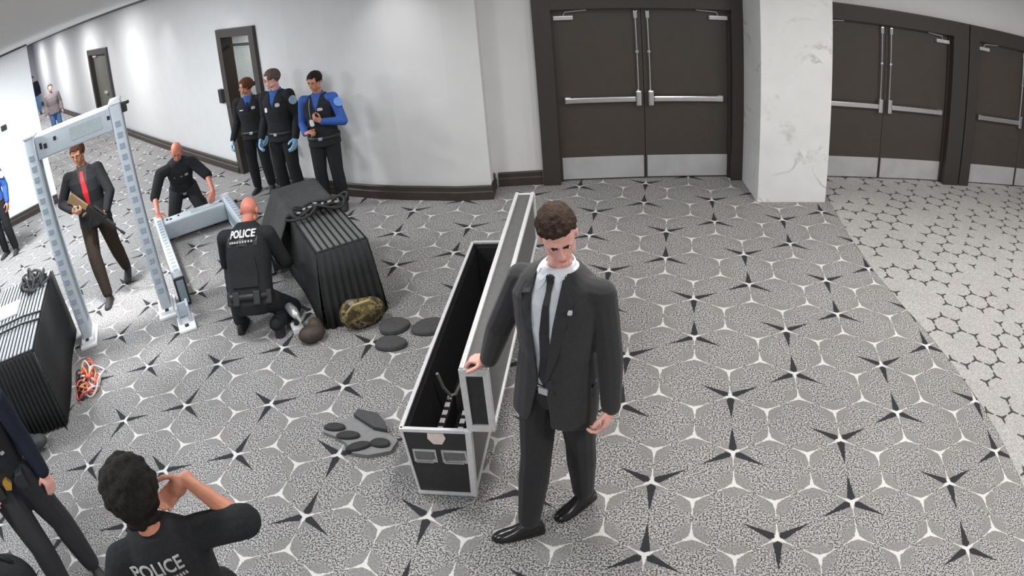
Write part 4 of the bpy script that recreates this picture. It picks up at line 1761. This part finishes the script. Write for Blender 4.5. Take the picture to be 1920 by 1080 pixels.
def glove(fig):
    for q in 'RL':
        bm = bmesh.new()
        hand(bm, fig.p, q, .004)
        cap(bm, fig.p.j['e' + q].lerp(fig.p.j['w' + q], .9), fig.p.j['w' + q], .034, .033)
        linkm('glove', remesh(bm, .006, 2), M_GLOVE, fig.root, True)


def sleeve_patch(fig, q, m, r=.045):
    """round shoulder patch on the outside of the upper sleeve"""
    p = fig.p
    s, e = p.j['s' + q], p.j['e' + q]
    ax = (e - s).normalized()
    out = (p.sR - p.sL).normalized() * (1 if q == 'R' else -1)
    out = (out + p.axes(1)[1] * .7)
    out = (out - ax * out.dot(ax)).normalized()
    F = Fr(s.lerp(e, .28) + out * .071, ax.cross(out), out, -ax)
    bm = bmesh.new()
    loft(bm, [[F(r * math.cos(i * math.pi / 8), d - .008 * math.cos(i * math.pi / 8) ** 2, r * 1.15 * math.sin(i * math.pi / 8)) for i in range(16)] for d in (-.012, .004)])
    link('shoulder_patch', bm, m, fig.root)


p = Pose(-5.71, 4.17, math.radians(-75), 1.62, hf=(-.72, -.68, -.08),
         wR=(-5.96, 3.99, .81), wL=(-5.43, 4.02, .81))
fig, jk, jv = officer('brown haired officer in black with blue gloves, nearest the narrow doorway', p, SK_TAN, ('bun', H_BROWN), M_BLUESHIRT)
fig.front('tie', jv, [[(-.012, .90), (.012, .90)], [(-.02, .64), (.02, .64)]], M_NAVY, .012)
glove(fig)
fig.badge('chest_badge', jv, -.085, .72, .024, M_SILVER, .01, h=.035)
fig.badge('name_plate', jv, .09, .70, .028, M_LETTER, .01, h=.012)
sleeve_patch(fig, 'L', mat('pale shoulder patch', (150, 180, 190), .8))

p = Pose(-5.00, 3.72, math.radians(-95), 1.765, hf=(-.80, -.58, -.12), wR=(-5.26, 3.63, .90), wL=(-4.74, 3.58, .88))
fig, jk, jv = officer('officer with glasses and blue shirt collar standing between two colleagues', p, SK_PALE, ('short', H_GREYBR), M_BLUESHIRT)
glove(fig)
fig.badge('chest_badge', jv, -.09, .72, .028, M_SILVER, .01, h=.04)
fig.badge('name_plate', jv, .09, .62, .02, M_LETTER, .01, h=.05)
sleeve_patch(fig, 'L', mat('pale shoulder patch', (150, 180, 190), .8), .05)
F, k = p.head(), p.hk
bm = bmesh.new()
for sg in (-1, 1):
    P = [F((sg * .033 + .019 * math.cos(a)) * k, .098 * k, (-.002 + .014 * math.sin(a)) * k) for a in [i * math.pi / 6 for i in range(13)]]
    tube(bm, P, .0022, 5)
    tube(bm, [F(sg * .052 * k, .096 * k, 0), F(sg * .082 * k, .0, .004 * k)], .002, 5)
tube(bm, [F(-.014 * k, .10 * k, 0), F(.014 * k, .10 * k, 0)], .002, 5)
link('glasses', bm, M_DARKP, fig.root)

p = Pose(-4.29, 3.46, math.radians(-80), 1.71, hf=(-.12, -.95, -.2), sL=(-4.10, 3.46, 1.37), eL=(-3.98, 3.40, 1.09), wL=(-4.17, 3.24, 1.15), hdL=(-.75, -.25, .45), hnL=(-.2, .6, .5), cL=(40, 55, 40),
         wR=(-4.40, 3.24, 1.02), eR=(-4.54, 3.46, 1.08), hdR=(.8, -.2, .3), hnR=(0, .3, -.9), cR=(50, 60, 40))
fig, jk, jv = officer('officer with blue sleeves leaning on the curved wall, rightmost of three', p, SK_TAN, ('short', H_BLACK), M_BLUESHIRT, sleevemat=M_BLUESHIRT)
fig.badge('chest_badge', jv, -.06, .70, .03, M_SILVER, .01, h=.03)
fig.badge('id_card', jv, .075, .40, .026, M_LETTER, .014, h=.07, label='white identity card on lanyard')
fig.front('lanyard', jv, [[(.06, .96), (.066, .96)], [(.07, .7), (.076, .7)], [(.074, .46), (.080, .46)]], mat('grey lanyard', (130, 130, 135), .7), .010)
sleeve_patch(fig, 'L', mat('sky shoulder patch', (110, 150, 215), .8), .05)

# --- man in dark clothes and red tie walking through with a long gun
p = Pose(-6.29, 1.42, math.radians(-62), 1.83, P=(-6.275, 1.425, .97), N=(-6.275, 1.42, 1.51), HC=(-6.268, 1.40, 1.695), hf=(.35, -.9, -.25), hu=(.05, -.1, 1),
         sR=(-6.43, 1.30, 1.46), sL=(-6.12, 1.52, 1.46), eR=(-6.56, 1.22, 1.20), wR=(-6.33, 1.15, 1.14), hdR=(.7, -.0, -.3), hnR=(.2, .6, .3), cR=(55, 60, 40),
         eL=(-5.99, 1.50, 1.18), wL=(-6.02, 1.40, 1.0), hdL=(-.3, -.6, -.4), hnL=(-.3, .3, .6), cL=(50, 60, 45),
         hipR=(-6.35, 1.37, .93), hipL=(-6.20, 1.48, .93), kR=(-6.27, 1.24, .54), kL=(-6.22, 1.56, .52), aR=(-6.20, 1.20, .088), aL=(-6.30, 1.72, .16), tR=(.5, -.85, 0), tL=(.45, -.8, -.35), tuL=(.2, -.3, .9))
fig = Figure('man in dark jacket and red tie walking through the upright detector', p, SK_TAN, .007, True, ('short', H_BROWN))
shirt, sbv = fig.garment('shirt', mat('dark shirt', (60, 54, 54), .8), SHIRT)
suit_collar(fig, mat('dark shirt', (60, 54, 54), .8))
fig.garment('trousers', M_BROWNCLOTH, [(-.24, .11, .11, 0), (-.1, .184, .136, -.01), (.06, .182, .134, -.01)], legs=(.106, .08, .062, .94, .004))


def rcut(c):
    a, f, t = fig.tcoord(c)
    return f > .02 and .25 < t and abs(a) < .015 + .05 * (t - .25) / .75


jk, jv = fig.garment('jacket', M_BLKCLOTH, [r for r in COAT if r[0] > -.3], .003, sleeves=JF + (.95,), cut=rcut)
fig.front('tie', sbv, [[(-.02, .98), (0, .98), (.02, .98)], [(-.022, .85), (0, .85), (.022, .85)], [(-.032, .55), (0, .55), (.032, .55)], [(-.034, .2), (0, .2), (.034, .2)], [(-.006, .1), (0, .09), (.006, .1)]], M_RED, .012, label='red tie')
for q in 'RL':
    shoe(fig.root, p, q, M_SHOEM)

g0, g1 = V(-6.28, 1.19, 1.26), V(-5.80, 1.36, .74)
dg = (g1 - g0).normalized()
GF = Fr(g0, dg, V(0, 0, 1).cross(dg).normalized(), dg.cross(V(0, 0, 1).cross(dg)).normalized())
root = thing('rifle', 'dark long gun with tan stock held across the walking man', 'rifle', g0)
bm = bmesh.new()
loft(bm, [[GF(x, y, z) for y, z in ((-.018, a), (.018, a), (.018, b), (-.018, b))] for x, a, b in ((-.06, -.09, .03), (.0, -.075, .03), (.16, -.03, .03), (.2, -.03, .03))])
link('stock', bm, M_TAN, root)
bm = bmesh.new()
box(bm, GF, (.19, -.022, -.04), (.45, .022, .045), .008)
link('receiver', bm, M_GUN, root)
bm = bmesh.new()
tube(bm, [GF(.30, 0, -.03), GF(.31, 0, -.12), GF(.35, 0, -.20)], [.02, .019, .018], 8)
link('magazine', bm, M_GUN, root)
bm = bmesh.new()
tube(bm, [GF(.22, 0, -.03), GF(.19, 0, -.12)], .016, 8)
link('grip', bm, M_TAN, root)
bm = bmesh.new()
box(bm, GF, (.45, -.025, -.025), (.60, .025, .03), .008)
link('hand_guard', bm, M_GUN, root)
bm = bmesh.new()
tube(bm, [GF(.58, 0, .005), GF(.72, 0, .005)], .011, 8)
tube(bm, [GF(.69, 0, .005), GF(.745, 0, .005)], .016, 8)
link('barrel', bm, M_GUN, root)
bm = bmesh.new()
tube(bm, [GF(.26, 0, .065), GF(.40, 0, .065)], .018, 8)
link('sight', bm, M_GUN, root)

# --- foreground police officer, back to camera, right arm raised
p = Pose(-2.19, -2.45, math.radians(143), 1.70, P=(-2.16, -2.50, .88), N=(-2.17, -2.515, 1.365), HC=(-2.20, -2.49, 1.525), hf=(-.72, .66, -.12), hu=(-.05, .05, 1),
         sR=(-2.00, -2.42, 1.315), sL=(-2.285, -2.645, 1.295), eR=(-1.80, -2.385, 1.385), wR=(-2.09, -2.30, 1.445), hdR=(-.55, -.6, -.35), hnR=(.3, -.8, .2), cR=(25, 35, 25),
         eL=(-2.43, -2.70, 1.06), wL=(-2.52, -2.50, .95))
fig = Figure('curly haired police officer seen from behind in the foreground, arm raised', p, skin('warm skin', (206, 142, 116)), .006, True, ('curly', H_BLACK))
ts, tv = fig.garment('t_shirt', M_BLKCLOTH, SHIRT, .012, sleeves=(.074, .070, .067, .0), smooth=5)
fig.garment('trousers', M_BLKCLOTH, [(-.24, .12, .11, 0), (-.1, .188, .14, -.01), (.04, .184, .136, -.01)], legs=(.11, .08, .066, .95, .004))
belt(fig, M_DARKP, .0, .010)
a, f = p.axes(.6)
upv = (p.up - f * p.up.dot(f)).normalized()
TF = Fr(p.tp(-.025, .83, -.3), a, upv, -f)
linkm('lettering', textmesh('POLICE', .075, TF, tv, f, .005, .0015, .215), M_LETTERG, ts)
for i in range(8):
    x = -.03 + i * .0135
    fig.front('small_letter', tv, [[(x, .705), (x + .008, .705)], [(x, .735), (x + .008, .735)]], M_LETTERG, .004, ts, back=True)
for q in 'RL':
    shoe(fig.root, p, q, M_SHOEM)

# --- figure in navy at lower left, cut by the frame
p = Pose(-3.92, -2.22, math.radians(-38), 1.80, sL=(-3.74, -2.06, 1.40), eL=(-3.72, -2.03, 1.12), wL=(-3.675, -2.03, .875), hdL=(.08, -.1, -.95), hnL=(-.8, .2, 0), cL=(20, 25, 20),
         wR=(-3.92, -2.50, .92), eR=(-4.12, -2.50, 1.12), hdR=(.5, .3, .1), hnR=(0, .5, -.6), hipL=(-3.80, -2.14, .92), hipR=(-3.90, -2.27, .92), kL=(-3.76, -2.06, .50), aL=(-3.74, -2.05, .088), kR=(-3.76, -2.31, .50), aR=(-3.73, -2.36, .088))
fig = Figure('person in navy suit with dark vest cut off at the lower left edge', p, SK_PALE, .007, True, ('short', H_DKBROWN))
fig.garment('trousers', mat('near black trousers', (38, 38, 42), .85), [(-.24, .11, .11, 0), (-.1, .186, .14, -.01), (.06, .184, .136, -.01)], legs=(.108, .082, .064, .94, .004))
jk, jv = fig.garment('jacket', M_NAVY, [r for r in COAT if r[0] > -.3], .003, sleeves=JF + (.94,))
vs, vv = fig.garment('vest', M_BLKCLOTH, VEST, .012)
for i, (a, t) in enumerate(((.06, .75), (.10, .55), (-.04, .62), (.02, .45), (.13, .35), (.05, .25))):
    fig.badge('vest_clip', vv, -a, t, .012, M_SILVER, .012, h=.018)
b = belt(fig, M_DARKP, .02, .03, None)
F = Fr(p.tp(-.06, .02, .175), *p.axes(0), p.up)
bm = bmesh.new()
loft(bm, [[F(.032 * math.cos(i * math.pi / 5) * (1 if i % 2 else .82), y, .04 * math.sin(i * math.pi / 5) * (1 if i % 2 else .82)) for i in range(10)] for y in (-.02, .012)])
link('gold_badge', bm, M_GOLD, b)
for x in (-.16, .02, .12):
    F = Fr(p.tp(x, 0, .12), *p.axes(0), p.up)
    bm = bmesh.new()
    box(bm, F, (-.03, -.02, -.07), (.03, .06, .04), .012)
    link('belt_pouch', bm, M_DARKP, fig.root)
for q in 'RL':
    shoe(fig.root, p, q, M_SHOEM)

BG = Fr((-3.83, -2.68, 0), (.8, .6, 0), (-.6, .8, 0))
root = thing('equipment_bag', 'black equipment bag with small bright buckles standing at the lower left corner', 'bag', BG(0, 0, 0))
bm = bmesh.new()
ell(bm, BG, (0, 0, .30), (.24, .15, .30))
ell(bm, BG, (.05, .02, .50), (.20, .13, .20))
ell(bm, BG, (-.08, .03, .14), (.20, .15, .14))
me = remesh(bm, .016, 4)
for v in me.vertices:
    v.co.z = max(v.co.z, .001)
linkm('body', me, M_BLKCLOTH, root, True)
bm = bmesh.new()
tube(bm, [BG(-.10, 0, .56), BG(-.06, 0, .72), BG(.08, 0, .75), BG(.16, 0, .66)], .014, 8)
link('carry_handle', bm, M_DARKP, root, True)
for x, y, z in ((-.02, .12, .60), (.12, .09, .62), (.06, -.10, .60), (.20, .02, .54), (-.12, .08, .52)):
    bm = bmesh.new()
    box(bm, BG, (x - .016, y - .012, z), (x + .016, y + .012, z + .05), .004)
    link('buckle', bm, M_SILVER, root)

# --- person at the left edge in a blue shirt
p = Pose(-9.95, 2.50, math.radians(-65), 1.72)
fig = Figure('person in blue shirt and dark trousers cut by the left edge', p, SK_TAN, .009, True, ('short', H_BLACK))
o, bv = fig.garment('shirt', M_BLUESHIRT, SHIRT, .004, sleeves=(.07, .06, .046, .95))
fig.garment('trousers', M_BLKCLOTH, [(-.24, .11, .11, 0), (-.1, .186, .14, -.01), (.06, .184, .136, -.01)], legs=(.108, .08, .066, .95, .004))
belt(fig, M_DARKP, .0, .01)
sleeve_patch(fig, 'L', M_LETTER, .05)
for q in 'RL':
    shoe(fig.root, p, q, M_SHOEM)

# --- two people far down the corridor
p = Pose(-16.2, 9.55, math.radians(-40), 1.72)
fig = Figure('distant person in grey brown jacket and jeans in the corridor', p, SK_PALE, .014, False, ('short', H_GREYBR))
fig.garment('jacket', mat('grey brown jacket', (112, 104, 106), .8, var=.2), [r for r in COAT if r[0] > -.3], .005, sleeves=(.075, .064, .05, .95), vox=.014)
fig.garment('trousers', mat('blue jeans', (70, 104, 150), .8, var=.15), [(-.24, .11, .11, 0), (-.1, .186, .14, -.01), (.06, .184, .136, -.01)], legs=(.108, .08, .066, .95, .004), vox=.014)
for q in 'RL':
    shoe(fig.root, p, q, M_SHOEM)

p = Pose(-24.0, 15.15, math.radians(-45), 1.74)
fig = Figure('farthest person in navy top and blue trousers at the corridor end', p, SK_TAN, .016, False, ('short', H_BLACK))
fig.garment('jacket', M_NAVY, [r for r in COAT if r[0] > -.3], .005, sleeves=(.075, .064, .05, .95), vox=.016)
fig.garment('trousers', mat('light blue trousers', (92, 140, 190), .8), [(-.24, .11, .11, 0), (-.1, .186, .14, -.01), (.06, .184, .136, -.01)], legs=(.108, .08, .066, .95, .004), vox=.016)
for q in 'RL':
    shoe(fig.root, p, q, M_SHOEM)
